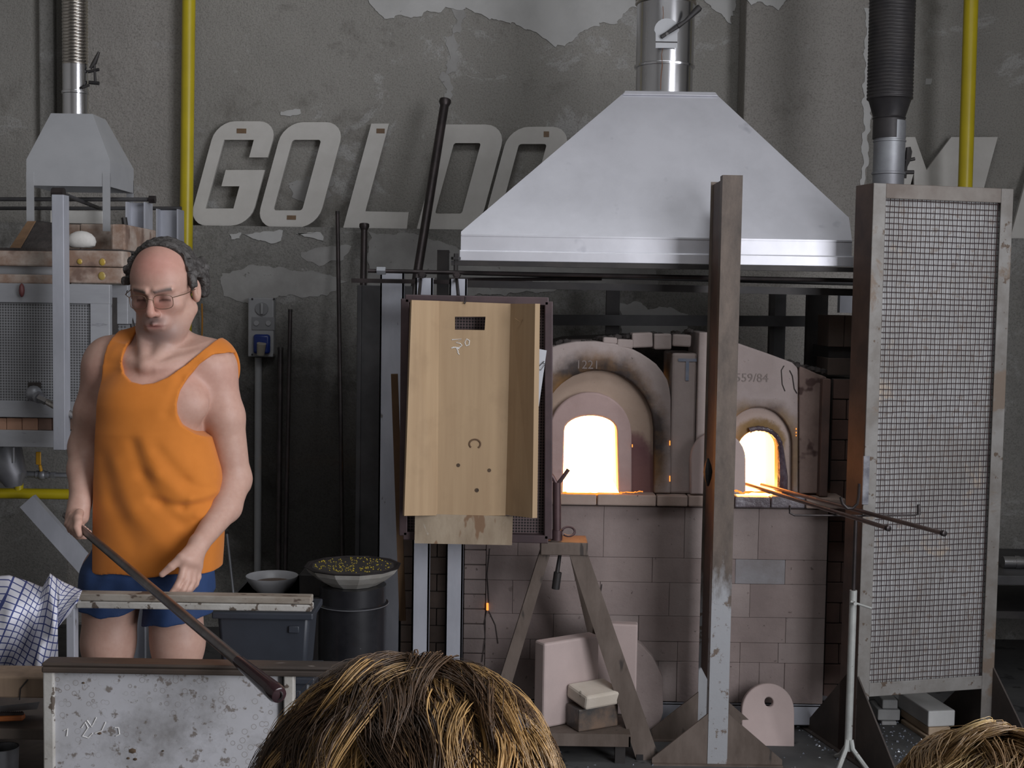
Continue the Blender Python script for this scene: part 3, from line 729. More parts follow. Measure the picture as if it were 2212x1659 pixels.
# rust streak down the flue seam
mb = MB(); pts = [(1432, 14), (1433, 30), (1431, 60), (1432, 105), (1429, 118), (1430, 140), (1428, 165), (1427, 193)]
mb.path([Vector((P(x, y, YP - rp).x, YP - math.sqrt(max(rp ** 2 - (P(x, y, YP - rp).x - flx) ** 2, 0)) - (0.0015 if abs(y - 140) > 8 else 0.009), P(x, y, YP - rp).z)) for x, y in pts], 0.0016, 5)
part('rust_streak', mb, mat('rust_line', (0.17, 0.08, 0.045), None, rough=0.9), hood)

# ------------------------------------------------------------------ steel frame round the furnace
fr_ = thing('furnace_frame', 'blackened steel tie bars and grey uprights framing the furnace under the hood', 'frame', (P(1400, 600, 4.7).x, 4.9, 0))
def fbar(name, pa, pb, h_px, Y, mt=m_black, d=0.03, Y2=None, round_=False):
    a, b = P(pa[0], pa[1], Y), P(pb[0], pb[1], Y if Y2 is None else Y2); mb = MB()
    if round_: mb.tube(a, b, h_px * S(Y) / 2, n=10)
    else: mb.bar(a, b, h_px * S(Y), d, (0, 1, 0))
    return part(name, mb, mt, fr_, smooth=35)
fbar('hood_rail', (975, 568), (1852, 583), 10, YH + 0.0)
fbar('tie_rod', (795, 585), (1856, 606), 9, 4.74, m_iron, round_=True)
fbar('tie_bar', (760, 606), (1150, 612), 9, 4.80, m_iron)
fbar('tie_bar', (1000, 613), (1860, 632), 15, 4.78)
fbar('tie_rod', (940, 604), (1300, 602), 8, 5.3, m_iron, round_=True)
fbar('tie_rod', (1000, 590), (1850, 613), 9, 5.5, m_darkbar, round_=True)
fbar('back_beam', (1185, 691), (1742, 694), 23, 5.6, m_darkbar)
for px, w, ya, yb, Y, mt in ((1325, 29, 625, 722, 5.75, m_black), (1684, 30, 630, 800, 5.72, m_darkbar), (1670, 10, 630, 800, 5.70, m_black), (1768, 44, 622, 812, 5.2, m_black), (957, 25, 540, 700, 5.0, m_black)):
    a, b = P(px, ya, Y), P(px, yb, Y); mb = MB(); mb.box(a.x - w / 2 * S(Y), a.x + w / 2 * S(Y), Y, Y + 0.04, 0.0 if px != 957 else 0, a.z)
    part('black_upright', mb, mt, fr_, smooth=False)
# grey uprights on the left: channels with a flat web and two flanges
def channel(pa, pb, ytop, Y, mt=m_alu):
    x0, x1 = P(pa, 1000, Y).x, P(pb, 1000, Y).x; zt_ = P(pa, ytop, Y).z
    mb = MB(); mb.box(x0, x1, Y, Y + 0.006, 0, zt_); mb.box(x0, x0 + 0.006, Y, Y + 0.05, 0, zt_); mb.box(x1 - 0.006, x1, Y, Y + 0.05, 0, zt_)
    return part('grey_upright', mb, mt, fr_, smooth=False)
channel(818, 868, 590, 4.92)
channel(893, 930, 600, 4.62)
channel(966, 1003, 602, 4.62)
for px, py in ((911, 594), (986, 594)):
    c = P(px, py, 4.62); mb = MB(); mb.tube(c + Vector((0, -0.02, 0)), c + Vector((0, 0.06, 0)), 0.014, n=6); mb.tube(c + Vector((0, -0.03, 0)), c + Vector((0, -0.019, 0)), 0.007, n=10); part('bolt', mb, m_iron, fr_, smooth=30)
c = P(826, 585, 4.74); mb = MB(); mb.tube(c - Vector((0.02, 0, 0)), c + Vector((0.012, 0, 0)), 0.016, n=6); part('nut', mb, m_galv, fr_, smooth=30)
c = P(985, 566, YH - 0.01); mb = MB(); mb.tube(c + Vector((0, 0, -0.03)), c + Vector((0, 0, 0.03)), 0.008, n=6); mb.tube(c + Vector((0, 0, 0.008)), c + Vector((0, 0, 0.018)), 0.018, n=6); part('bolt', mb, m_black, fr_, smooth=30)
# short light bracket seen between bars on the right, against the light
mb = MB(); a = P(1815, 634, 5.3); b = P(1842, 676, 5.3); mb.box(a.x, b.x, 5.3, 5.34, b.z, a.z); part('bracket', mb, m_alu, fr_, smooth=False)

# dark sheet standing behind the left upright
mb = MB(); a, b = P(776, 616, 5.35), P(822, 1200, 5.35); mb.box(a.x, b.x + 0.12, 5.35, 5.37, 0, a.z)
mb.box(a.x - 0.006, a.x + 0.012, 5.33, 5.38, 0, a.z)
solo('sheet_panel', mb, m_darkbar, 'tall dark steel sheet standing behind the left grey upright', 'panel', bevel=0.003, smooth=False)
# brown lath behind the wooden trough
mb = MB(); mb.bar(P(852, 808, 4.60), P(870, 1340, 4.72), 0.024, 0.012, (0, 1, 0)); 
solo('wooden_lath', mb, mat('dark_lath', (0.15, 0.085, 0.04), (0.11, 0.06, 0.03), 8, 0.8), 'thin brown wooden lath upright beside the wooden trough', 'lath', smooth=False)

# ------------------------------------------------------------------ heat shield with perforated sheet, and the wooden trough hung on it
def perf(name, metal_c, hole_c, pitch, mtl=0.5, axis='xz', fill=0.15):
    t = NT(name); sep = t.n('SeparateXYZ'); t.L(t.co, sep.inputs[0])
    a, b = sep.outputs[0], sep.outputs[2]
    k = 2 * math.pi / pitch
    s1 = t.math('SINE', t.math('MULTIPLY', t.math('ADD', a, b), k * 0.5)); s2 = t.math('SINE', t.math('MULTIPLY', t.math('SUBTRACT', a, b), k * 0.5))
    h = t.math('GREATER_THAN', t.math('MULTIPLY', s1, s2), fill)
    base = t.ramp(t.noise(4, 6, 0.65), [(0.35, metal_c), (0.65, [v * 0.72 for v in metal_c])])
    t.set(t.mix(h, base, hole_c), 0.5, mtl); return t.m
m_perf_dark = perf('perforated_brown', (0.14, 0.10, 0.10), (0.012, 0.01, 0.01), 0.010, 0.4)
m_perf = perf('perforated_grey', (0.36, 0.365, 0.38), (0.10, 0.10, 0.105), 0.0095, 0.4)
YS = 4.42
sh = thing('heat_shield', 'dark brown steel frame with perforated sheet beside the left furnace mouth', 'shield', P(1030, 1160, YS))
TL, TR, BR, BL = P(876, 645, YS), P(1185, 651, YS), P(1184, 1163, YS), P(872, 1155, YS)
for a, b in ((TL, TR), (TR, BR), (BR, BL), (BL, TL)):
    mb = MB(); mb.bar(a, b, 0.028, 0.045, (0, 1, 0)); part('frame_bar', mb, m_shieldfr, sh, bevel=0.003, smooth=False)
mb = MB(); mb.prism([p + Vector((0, 0.012, 0)) for p in (TL, TR, BR, BL)], (0, 0.003, 0)); part('perforated_sheet', mb, m_perf_dark, sh, smooth=False)
for a, b in ((P(905, 640, YS + 0.03), P(910, 596, 4.66)), (P(990, 640, YS + 0.03), P(986, 596, 4.66))):
    mb = MB(); mb.tube(a, b, 0.006, n=8); part('hanger', mb, m_iron, sh)
# paper tag hooked on the shield
mb = MB(); mb.prism([P(x, y, YS - 0.035) for x, y in ((1156, 752), (1181, 757), (1164, 878), (1152, 874))], (0, 0.002, 0))
tg = solo('paper_tag', mb, mat('tag_paper', (0.55, 0.56, 0.60), (0.49, 0.5, 0.54), 5, 0.8), 'grey-white slip of card wired to the edge of the heat shield', 'tag', smooth=False)
mb = MB(); mb.path([P(x, y, YS - 0.04) for x, y in ((1176, 780), (1166, 790), (1160, 796), (1168, 800), (1178, 786), (1172, 784))], 0.0012, 5)
part('wire', mb, m_black, tg)

def wood(name, c1, c2, dark):
    t = NT(name); co = t.vec((14, 14, 0.9)); nz = t.n('TexNoise'); nz.inputs['Scale'].default_value = 3; nz.inputs['Detail'].default_value = 6; t.L(co, nz.inputs['Vector'])
    c = t.ramp(nz.outputs['Fac'], [(0.3, c1), (0.7, c2)])
    c = t.mix(t.ramp(t.noise(5, 5, 0.6), [(0.55, 0.0), (0.75, 0.5)]), c, dark)
    t.set(c, 0.75); t.bump(nz.outputs['Fac'], 0.08, 0.003); return t.m
m_wood = wood('pale_wood', (0.42, 0.295, 0.175), (0.36, 0.245, 0.142), (0.25, 0.165, 0.095))
m_ply = mat('weathered_ply', (0.36, 0.29, 0.21), (0.25, 0.19, 0.13), 9, 0.85, sp=(0.20, 0.12, 0.07), spsc=16, spt=0.58, sp2=(0.42, 0.38, 0.32), sp2sc=12, sp2t=0.62, stretch=(1, 1, 0.4), bump=0.2)
m_chalk = mat('white_chalk', (0.68, 0.67, 0.65), None, rough=0.95)
m_char = mat('charred_wood', (0.05, 0.033, 0.022), (0.10, 0.065, 0.04), 40, 0.9)
Y0, Y1 = 4.385, 4.29
tro = thing('wooden_trough', 'pale wooden trough with flared sides and a hand hole hung on the heat shield', 'trough', P(1005, 1175, Y0))
# back board with hand hole: built as a ring round the slot plus the rest
bo = [(948, 650), (1103, 656), (1092, 1112), (944, 1112)]
hole = [(983, 684), (1049, 684), (1047, 713), (983, 712)]
mb = MB(); mb.ring([P(x, y, Y0) for x, y in bo], [P(x, y, Y0) for x, y in hole], (0, -0.016, 0)); bb_ = part('back_board', mb, m_wood, tro, smooth=False)
mb = MB(); pa = [P(948, 650, Y0), P(944, 1112, Y0), P(870, 1113, Y1), P(886, 648, Y1)]; mb.prism(pa, (0.006, -0.012, 0)); part('side_board', mb, m_wood, tro, smooth=False)
mb = MB(); pa = [P(1103, 656, Y0 - 0.016), P(1092, 1112, Y0 - 0.016), P(1150, 1119, Y1 - 0.04), P(1156, 656, Y1 - 0.04)]; mb.prism(pa, (0.016, 0.004, 0)); part('side_board', mb, m_wood, tro, smooth=False)
mb = MB(); mb.prism([P(x, y, Y0 - 0.004) for x, y in ((897, 1108), (1108, 1114), (1106, 1176), (896, 1172))], (0, -0.014, 0)); part('lower_ply', mb, m_ply, tro, smooth=False)
# knots, burn marks and chalk strokes
yk = Y0 - 0.0175
for x, y, r in ((990, 1005, 4), (1057, 1016, 4), (1030, 1059, 4.5)):
    c = P(x, y, yk); mb = MB(); mb.tube(c, c + Vector((0, 0.002, 0)), r * S(yk), n=12); part('knot', mb, m_char, bb_)
mb = MB(); mb.path([P(1026 + 12 * math.cos(a), 959 - 10 * math.sin(a), yk + 0.001) for a in np.linspace(-0.9, math.pi + 0.8, 18)], 0.0032, 6); part('burn_ring', mb, mat('burn', (0.14, 0.085, 0.05), None, rough=0.9), bb_)
def strokes(name, lines, Y, parent, mt, r=0.0016):
    for ln in lines:
        mb = MB(); mb.path([P(x, y, Y) for x, y in ln], r, 5); part(name, mb, mt, parent)
strokes('chalk_mark', [[(976, 734), (997, 732), (985, 740), (994, 742), (998, 746), (992, 751), (978, 750)], [(1004, 740), (1008, 732), (1014, 736), (1013, 745), (1007, 747), (1004, 740)],
                       [(975, 752), (984, 750), (992, 754)], [(986, 752), (990, 760)], [(988, 760), (992, 766)]], yk + 0.001, bb_, m_chalk, 0.0018)
strokes('chalk_mark', [[(926, 872), (934, 866), (932, 876), (938, 884)], [(924, 892), (936, 888)]], Y0 - 0.02, tro, mat('faint_chalk', (0.58, 0.47, 0.33), None, rough=0.95), 0.0011)
strokes('burn_mark', [[(1112, 688), (1124, 696), (1142, 672)]], 4.31, tro, mat('burn_line', (0.2, 0.12, 0.06), None, rough=0.9), 0.0016)
mb = MB(); mb.path([P(1005, 641, Y0 - 0.02), P(1005, 652, Y0 - 0.02), P(1003, 656, Y0 - 0.024)], 0.003, 6); part('hook', mb, m_iron, tro)

# ------------------------------------------------------------------ wire mesh screen on the right
YQ0, YQ1 = 4.42, 4.56
a0 = P(1888, 395, YQ0); a1 = P(2190, 407, YQ1)
scr = thing('mesh_screen', 'tall grey steel screen with dark wire mesh over a pale sheet, right of the furnace', 'screen', (a0.x, YQ0, 0))
U = Vector((a1.x - a0.x, a1.y - a0.y, 0)); WID = U.length; U.normalize(); Nn = Vector((-U.y, U.x, 0))   # Nn points away from camera
ZT = a0.z; ZR = P(1880, 1508, YQ0).z
def sp_(u, n, z): return Vector((a0.x, a0.y, 0)) + U * u + Nn * n + Vector((0, 0, z))
def sbox(name, u0, u1, n0, n1, z0, z1, mt=m_screenfr, bev=0.002):
    mb = MB(); mb.hexa([sp_(u0, n0, z0), sp_(u1, n0, z0), sp_(u1, n1, z0), sp_(u0, n1, z0), sp_(u0, n0, z1), sp_(u1, n0, z1), sp_(u1, n1, z1), sp_(u0, n1, z1)])
    return part(name, mb, mt, scr, bevel=bev, smooth=False)
fw = 0.048
m_dpanel = mat('rusty_side', (0.12, 0.08, 0.065), (0.07, 0.05, 0.045), 6, 0.65, 0.2)
sbox('upright', 0, fw, 0, 0.005, 0, ZT); sbox('side_flange', 0, 0.005, 0.0051, 0.12, 0.0, ZT, m_dpanel)
sbox('upright', WID - fw, WID, 0, 0.005, 0, ZT); sbox('side_flange', WID - 0.005, WID, 0.0051, 0.06, 0.0, ZT, m_dpanel)
sbox('top_rail', fw, WID - fw, 0.0005, 0.005, ZT - 0.05, ZT, mat('scorched_rail', (0.12, 0.095, 0.08), (0.2, 0.18, 0.16), 4, 0.6, 0.2)); sbox('bottom_rail', fw, WID - fw, 0.0005, 0.005, ZR, ZR + 0.048)
sbox('backing_sheet', fw * 0.6, WID - fw * 0.6, 0.022, 0.026, ZR + 0.01, ZT - 0.02, mat('pale_grimy_sheet', (0.40, 0.395, 0.395), (0.29, 0.28, 0.27), 2.5, 0.7, 0.0, sp=(0.30, 0.27, 0.25), spsc=40, spt=0.6, sp2=(0.46, 0.39, 0.32), sp2sc=2.2, sp2t=0.6), 0)
mb = MB(); nu, nz = 26, 86; u0, u1 = fw - 0.004, WID - fw + 0.004; z0, z1 = ZR + 0.044, ZT - 0.046
for i in range(nu):
    u = u0 + (u1 - u0) * (i + 0.5) / nu
    mb.path([sp_(u + random.uniform(-0.0012, 0.0012), 0.012 + 0.0015 * (-1) ** (i + k), z0 + (z1 - z0) * k / 28) for k in range(29)], 0.0014, 4)
for j in range(nz):
    z = z0 + (z1 - z0) * (j + 0.5) / nz
    mb.path([sp_(u0 + (u1 - u0) * k / 8, 0.012 + 0.0015 * (-1) ** (j + k), z + random.uniform(-0.0012, 0.0012)) for k in range(9)], 0.0014, 4)
part('wire_mesh', mb, mat('dark_wire', (0.05, 0.03, 0.035), (0.075, 0.045, 0.04), 8, 0.6, 0.4), scr, kind='stuff')
# dark handle plate folded at the mid height of the left upright
sbox('scorch_plate', -0.006, 0.018, -0.004, 0.004, P(1870, 1090, YQ0).z, P(1870, 985, YQ0).z, mat('tarry_patch', (0.10, 0.10, 0.12), (0.28, 0.28, 0.3), 14, 0.5))
def gusset(parent, foot, direc, hgt, length, mt, th=0.006, z0=0.0):
    d = Vector(direc).normalized(); nn = d.cross(Vector((0, 0, 1))) * th / 2
    f = Vector(foot); pts = [f, f + d * length, f + d * length + Vector((0, 0, 0.02)), f + Vector((0, 0, hgt))]
    mb = MB(); mb.prism([p - nn for p in pts], nn * 2); return part('gusset', mb, mt, parent, smooth=False)
m_gus = mat('dark_gusset', (0.075, 0.06, 0.052), (0.05, 0.04, 0.036), 7, 0.7, 0.2)
for u in (0.003, WID - 0.003):
    gusset(scr, sp_(u, 0, 0), -Nn, 0.30, 0.30, m_gus); gusset(scr, sp_(u, 0.06, 0), Nn, 0.30, 0.30, m_gus)
    mb = MB(); mb.hexa([sp_(u - 0.02, -0.30, 0), sp_(u + 0.02, -0.30, 0), sp_(u + 0.02, 0.36, 0), sp_(u - 0.02, 0.36, 0), sp_(u - 0.02, -0.30, 0.005), sp_(u + 0.02, -0.30, 0.005), sp_(u + 0.02, 0.36, 0.005), sp_(u - 0.02, 0.36, 0.005)]); part('foot_bar', mb, m_gus, scr, smooth=False)

# ------------------------------------------------------------------ narrow shield post, edge on to the camera
YA, YB2 = 4.36, 4.62
px0 = P(1545, 1000, YA).x; px1 = P(1588, 1000, YA).x; zp = P(1569, 378, YA).z
pst = thing('shield_post', 'tall narrow steel screen seen edge-on between the furnace mouths, rusty above and grey below', 'screen', (px0, YA, 0))
mb = MB(); mb.box(px0, px1, YA, YA + 0.006, 0, zp); mb.box(px0, px0 + 0.006, YA + 0.0061, YA + 0.05, 0, zp); part('upright', mb, m_postpaint, pst, smooth=False)
mb = MB(); mb.box(px0, px1, YB2 - 0.006, YB2, 0, zp); part('upright', mb, m_postpaint, pst, smooth=False)
zq = P(1520, 1440, YB2).z
mb = MB(); mb.box(px0 + 0.008, px0 + 0.012, YA + 0.03, YB2 - 0.0065, zq, zp - 0.01); part('side_sheet', mb, m_dpanel, pst, smooth=False)
for k, yy in enumerate((YA + 0.006, YB2 - 0.012)):
    for s in (-1, 1):
        f = Vector((px0 if s < 0 else px1, yy, 0)); gusset(pst, f, (s, 0, 0), 0.18, 0.19, m_rust, 0.008)
    mb = MB(); mb.box(px0 - 0.19, px1 + 0.19, yy - 0.02, yy + 0.02, -0.0, 0.005); part('foot_bar', mb, m_rust, pst, smooth=False)
mb = MB(); mb.path([P(1529, y, YA + 0.08) + Vector((0, 0, 0)) for y in (990, 1005, 1020, 1035, 1050)], [0.004, 0.012, 0.016, 0.012, 0.004], 8); part('handle_knob', mb, m_black, pst)

# ------------------------------------------------------------------ dark flue on the right
YD = 5.25
dfl = thing('dark_flue', 'blackened corrugated flue pipe with reducer behind the mesh screen', 'flue', (P(1918, 390, YD).x, YD, P(1918, 395, YD).z))
def dz(py): return P(1918, py, YD).z
cxl = P(1917, 390, YD); cxh = P(1928, 0, YD)
def dctr(z): 
    t = (z - cxl.z) / (cxh.z - cxl.z); return cxl.x + (cxh.x - cxl.x) * t
r1, r2 = 33 * S(YD), 47 * S(YD)
mb = MB(); base = (cxl.x + 0.003, YD, 0)
mb.lathe([(r1, dz(470)), (r1, dz(378)), (r1 + 0.004, dz(377)), (r1 + 0.004, dz(373)), (r1, dz(372)), (r1, dz(308)), (r1 + 0.003, dz(307)), (r1 + 0.003, dz(304)), (r1, dz(303)), (r1, dz(262))], base, 32)
part('flue_pipe', mb, m_galv, dfl, smooth=25)
mb = MB(); mb.lathe([(r1 + 0.001, dz(300)), (r1 + 0.001, dz(258)), (r1 + 0.004, dz(256)), (r1 + 0.001, dz(253)), (r2 - 0.006, dz(218)), (r2, dz(214)), (r2, dz(205))], (dctr(dz(250)), YD, 0), 32); part('reducer', mb, m_flexdark, dfl, smooth=25)
prof = []; z = dz(216)
while z < 4.45:
    prof += [(r2 - 0.002, z), (r2 + 0.002, z + 0.003), (r2 + 0.002, z + 0.009), (r2 - 0.002, z + 0.012)]; z += 0.014
mb = MB(); m = MB(); m.lathe(prof, (0, YD, 0), 28); zz = dz(216)
for v in m.v: mb.v.append((v[0] + dctr(v[2]), v[1], v[2]))
mb.f = m.f
part('corrugated_duct', mb, m_flexdark, dfl, smooth=60)
mb = MB(); yy = YD - 0.01
mb.path([P(1962, 318, yy), P(1963, 328, yy), P(1961, 345, yy), P(1957, 360, yy), P(1955, 385, yy)], [0.010, 0.014, 0.012, 0.006, 0.006], 8)
mb.tube(P(1950, 372, yy), P(1974, 372, yy), 0.008); mb.tube(P(1955, 347, yy), P(1976, 343, yy), 0.007)
part('damper_lever', mb, m_black, dfl)
# right yellow pipe
YY = 5.9
mb = MB(); a, b = P(2098, -10, YY), P(2084, 430, YY); d = (a - b).normalized(); a2 = a + d * ((4.5 - a.z) / d.z)
mb.tube(b - d * ((b.z - 0.0) / d.z), a2, 15 * S(YY), n=20)
solo('gas_pipe', mb, m_yellow, 'yellow gas pipe rising behind the right end of the mesh screen', 'pipe', 'yellow gas pipes')
YY = 6.04
mb = MB(); a, b = P(408, -10, YY), P(402, 525, YY); d = (a - b).normalized(); a2 = a + d * ((4.5 - a.z) / d.z)
mb.tube(b - d * ((b.z - 0.0) / d.z), a2, 14 * S(YY), n=20)
solo('gas_pipe', mb, m_yellow, 'yellow gas pipe running up the wall behind the man', 'pipe', 'yellow gas pipes')

# ------------------------------------------------------------------ work stand with fork
stn = thing('work_stand', 'rusty steel three-legged stand with a forked post before the furnace', 'stand', (P(1220, 1200, 4.42).x, 4.42, 0))
YK = 4.40
x0, x1, z0, z1 = RC(1168, 1172, 1270, 1200, YK)
mb = MB(); mb.box(x0, x1, YK, YK + 0.14, z0, z1); part('top_plate', mb, m_rust, stn, bevel=0.003, smooth=False)
def leg(pt, pb, Yt, Yb, w, d, w1):
    a = P(pt[0], pt[1], Yt); b = P(pb[0], pb[1], Yb); b.z = 0.0
    mb = MB(); t = (b - a).normalized()
    mb.bar(a, b, w, 0.006, (0, 1, 0), w1, 0.006)
    sd = t.cross(Vector((0, 1, 0))).normalized()
    for s in (-1, 1): mb.bar(a + sd * s * (w / 2 - 0.003) + Vector((0, d / 2, 0)), b + sd * s * (w1 / 2 - 0.003) + Vector((0, d / 2, 0)), 0.006, d, (0, 1, 0))
    return part('leg', mb, m_rust, stn, smooth=False)
leg((1248, 1192), (1400, 1655), YK + 0.01, 4.40, 0.060, 0.035, 0.078)
leg((1178, 1192), (1046, 1655), YK + 0.03, 4.46, 0.036, 0.035, 0.05)
leg((1238, 1192), (1330, 1610), YK + 0.12, 4.66, 0.03, 0.03, 0.036)
for dx in (-0.03, 0.03):
    c = P(1400, 1652, 4.40); mb = MB(); mb.box(c.x + dx - 0.012, c.x + dx + 0.012, 4.395, 4.43, 0, 0.02); part('foot', mb, m_black, stn, smooth=False)
yf = YK + 0.05; m_fork = mat('brown_fork', (0.10, 0.058, 0.06), (0.07, 0.04, 0.042), 9, 0.5, 0.4)
mb = MB(); a, b = P(1203, 1160, yf), P(1203, 1042, yf)
mb.tube(Vector((a.x, yf, z1)), b, 0.0145); mb.tube(Vector((a.x, yf, z1)), Vector((a.x, yf, z1 + 0.035)), 0.019); part('fork_post', mb, m_fork, stn)
mb = MB(); mb.path([P(1203, 1048, yf), P(1195, 1032, yf), P(1185, 1018, yf)], 0.007, 8); mb.path([P(1203, 1048, yf), P(1214, 1034, yf), P(1228, 1014, yf)], 0.007, 8); part('fork', mb, m_fork, stn)
mb = MB(); cc = P(1228, 1148, yf - 0.01); mb.path([cc + Vector((0.022 * math.cos(a), 0.012 * math.sin(a), 0.014 * math.sin(a))) for a in np.linspace(-2.4, 3.0, 16)] , 0.004, 6); part('ring_handle', mb, m_fork, stn)
mb = MB(); mb.tube(P(1210, 1195, YK + 0.07), P(1203, 1240, YK + 0.06), 0.006, 0.008); mb.tube(P(1205, 1236, YK + 0.06), P(1200, 1272, YK + 0.06), 0.014, 0.014); part('clamp_screw', mb, m_black, stn)

# ------------------------------------------------------------------ low trolley with slabs and blocks
YT_ = 4.34
x0, x1, zt0, ztr = RC(1150, 1585, 1362, 1612, YT_)
tl_ = thing('low_trolley', 'low rusty steel trolley under the work stand', 'trolley', ((x0 + x1) / 2, YT_ + 0.15, 0))
mb = MB(); mb.box(x0 - 0.1, x1, YT_, YT_ + 0.30, ztr - 0.008, ztr); mb.box(x0 - 0.1, x1, YT_, YT_ + 0.006, zt0, ztr - 0.008); mb.box(x1 - 0.006, x1, YT_, YT_ + 0.3, zt0, ztr - 0.008); part('tray', mb, m_rust, tl_, smooth=False)
for xx in (x0 - 0.07, x1 - 0.05):
    for yy in (YT_ + 0.02, YT_ + 0.26):
        mb = MB(); mb.box(xx, xx + 0.035, yy, yy + 0.03, 0, zt0 + 0.01); part('leg', mb, m_black, tl_, smooth=False)
def rotslab(name, label, cat, c, w, d, h, rz, mt, group=None, bev=0.006, tilt=0.0):
    R = Matrix.Rotation(rz, 3, 'Z') @ Matrix.Rotation(tilt, 3, 'X')
    mb = MB(); cz = Vector(c) + R @ Vector((0, 0, h / 2))
    mb.obox(cz, R @ Vector((w / 2, 0, 0)), R @ Vector((0, d / 2, 0)), R @ Vector((0, 0, h / 2)))
    return solo(name, mb, mt, label, cat, group, bevel=bev, smooth=False)
hs_ = P(1200, 1385, 4.42).z - ztr
c = P(1228, 1582, 4.46); rotslab('fireclay_slab', 'thick pink fireclay slab standing on the trolley, left of the pair', 'slab', (c.x - 0.01, 4.47, ztr + 0.001), 0.235, 0.062, hs_, math.radians(33), m_slab, 'fireclay slabs on the trolley', 0.008)
c = P(1325, 1582, 4.56); rotslab('fireclay_slab', 'paler fireclay slab standing behind the stand leg, right of the pair', 'slab', (c.x + 0.005, 4.575, ztr + 0.001), 0.15, 0.05, hs_ + 0.03, math.radians(-6), m_slab, 'fireclay slabs on the trolley', 0.006)
c = P(1278, 1585, YT_ + 0.1); hb = 0.078
rotslab('dark_block', 'dark glass-crusted brick on the trolley with a round rusty bolt', 'brick', (c.x, YT_ + 0.085, ztr + 0.001), 0.16, 0.085, hb, math.radians(28), mat('crusted_brick', (0.05, 0.05, 0.05), (0.16, 0.11, 0.08), 9, 0.35, bump=0.4, bsc=30), bev=0.005)
cb = P(1312, 1559, YT_ + 0.03); 
rotslab('pale_block', 'cream chipped block lying on the dark brick', 'brick', (c.x + 0.005, YT_ + 0.085, ztr + hb + 0.012), 0.155, 0.12, 0.05, math.radians(32), m_slabc, bev=0.009, tilt=math.radians(8))
# dark slab leaning on the furnace, cut corner
mb = MB(); q = [(1366, 1402), (1385, 1412), (1410, 1440), (1431, 1482), (1432, 1560), (1420, 1600), (1366, 1612), (1340, 1612), (1340, 1402)]
def leanpt(x, y): return P(x, y, 4.69 - (y - 1400) / 212 * 0.06)
mb.prism([leanpt(*p) for p in q], (0, 0.03, 0.006)); 
so = solo('leaning_slab', mb, m_refr, 'shaded pink slab with rounded shoulder leaning on the furnace behind the stand', 'slab', bevel=0.004, smooth=False)
so.location.z = 0.0
mb = MB(); a = P(1290, 1620, 4.6); mb.box(a.x - 0.09, a.x + 0.08, 4.56, 4.66, 0, 0.03); solo('floor_board', mb, m_refr2, 'flat pale tile on the floor under the trolley', 'tile', bevel=0.003, smooth=False)

# ------------------------------------------------------------------ rod stand and rods
YR = 4.30
cx = P(1846, 1200, YR).x
rst = thing('rod_stand', 'slim pale steel stand with a wire cradle before the mesh screen', 'stand', (cx, YR, 0))
m_rodst = mat('pale_stand_paint', (0.44, 0.45, 0.43), (0.34, 0.345, 0.33), 12, 0.5, 0.2, sp=(0.15, 0.13, 0.11), spsc=40, spt=0.66)
zc = P(1846, 1113, YR).z; zm = P(1842, 1275, YR).z; zf = P(1838, 1615, YR).z
mb = MB(); mb.tube((cx, YR, zf - 0.01), (cx, YR, zm), 0.0125); part('outer_tube', mb, m_rodst, rst)
mb = MB(); mb.tube((cx, YR, zm - 0.02), (cx, YR, zc), 0.0065); part('inner_rod', mb, m_iron, rst)
mb = MB(); z_ = P(1842, 1300, YR).z; mb.tube((cx - 0.012, YR - 0.015, z_ + 0.004), (cx + 0.052, YR - 0.04, z_ - 0.012), 0.004); mb.tube((cx, YR - 0.03, z_), (cx, YR, z_), 0.006); part('wing_screw', mb, m_rodst, rst)
zleg = zf
for an in (math.radians(-55), math.radians(-125), math.radians(90)):
    d = Vector((math.cos(an), math.sin(an), 0)); b = Vector((cx, YR, 0))
    mb = MB(); mb.path([b + Vector((0, 0, zleg + 0.03)) + d * 0.012, b + Vector((0, 0, zleg)) + d * 0.02, b + Vector((0, 0, 0.035)) + d * 0.09, b + Vector((0, 0, 0.008)) + d * 0.15], 0.008, 8); part('leg', mb, m_rodst, rst)
mb = MB(); pts = [(1706, 1092), (1706, 1108), (1716, 1113), (1846, 1114), (1975, 1113), (1984, 1110), (1985, 1092)]
mb.path([P(x, y, YR) for x, y in pts], 0.0035, 8); part('cradle', mb, m_iron, rst)
mb = MB(); mb.tube(P(1985, 1112, YR), P(1985, 1090, YR), 0.0065, n=6); part('cradle_stop', mb, m_iron, rst)
mb = MB(); yh = YR - 0.005; mb.path([P(1816, 1074, yh), P(1820, 1088, yh), P(1830, 1098, yh), P(1842, 1098, yh), P(1852, 1088, yh), P(1855, 1070, yh), P(1856, 1045, yh)], 0.005, 8); part('hook', mb, m_iron, rst)
m_rod = mat('polished_rod', (0.32, 0.26, 0.24), (0.24, 0.19, 0.18), 9, 0.28, 0.9)
for lab, s, e, Ye in (('shorter iron rod resting on the cradle, its tip in the right furnace mouth', (1612, 1046), (1918, 1141), 4.05), ('longer iron rod resting on the cradle, its tip in the right furnace mouth', (1645, 1047), (2038, 1152), 3.97)):
    a = P(s[0], s[1], 4.80); b = P(e[0], e[1], Ye); t = (b - a).normalized()
    r = thing('iron_rod', lab, 'rod', b, 'rods heating in the furnace')
    mb = MB(); mb.tube(a, b, 0.0075, n=12); part('shaft', mb, m_rod, r)
    mb = MB(); mb.path([b - t * 0.008, b - t * 0.006, b + t * 0.006, b + t * 0.008], [0.0076, 0.0095, 0.0095, 0.006], 12); part('end_cap', mb, m_iron, r)

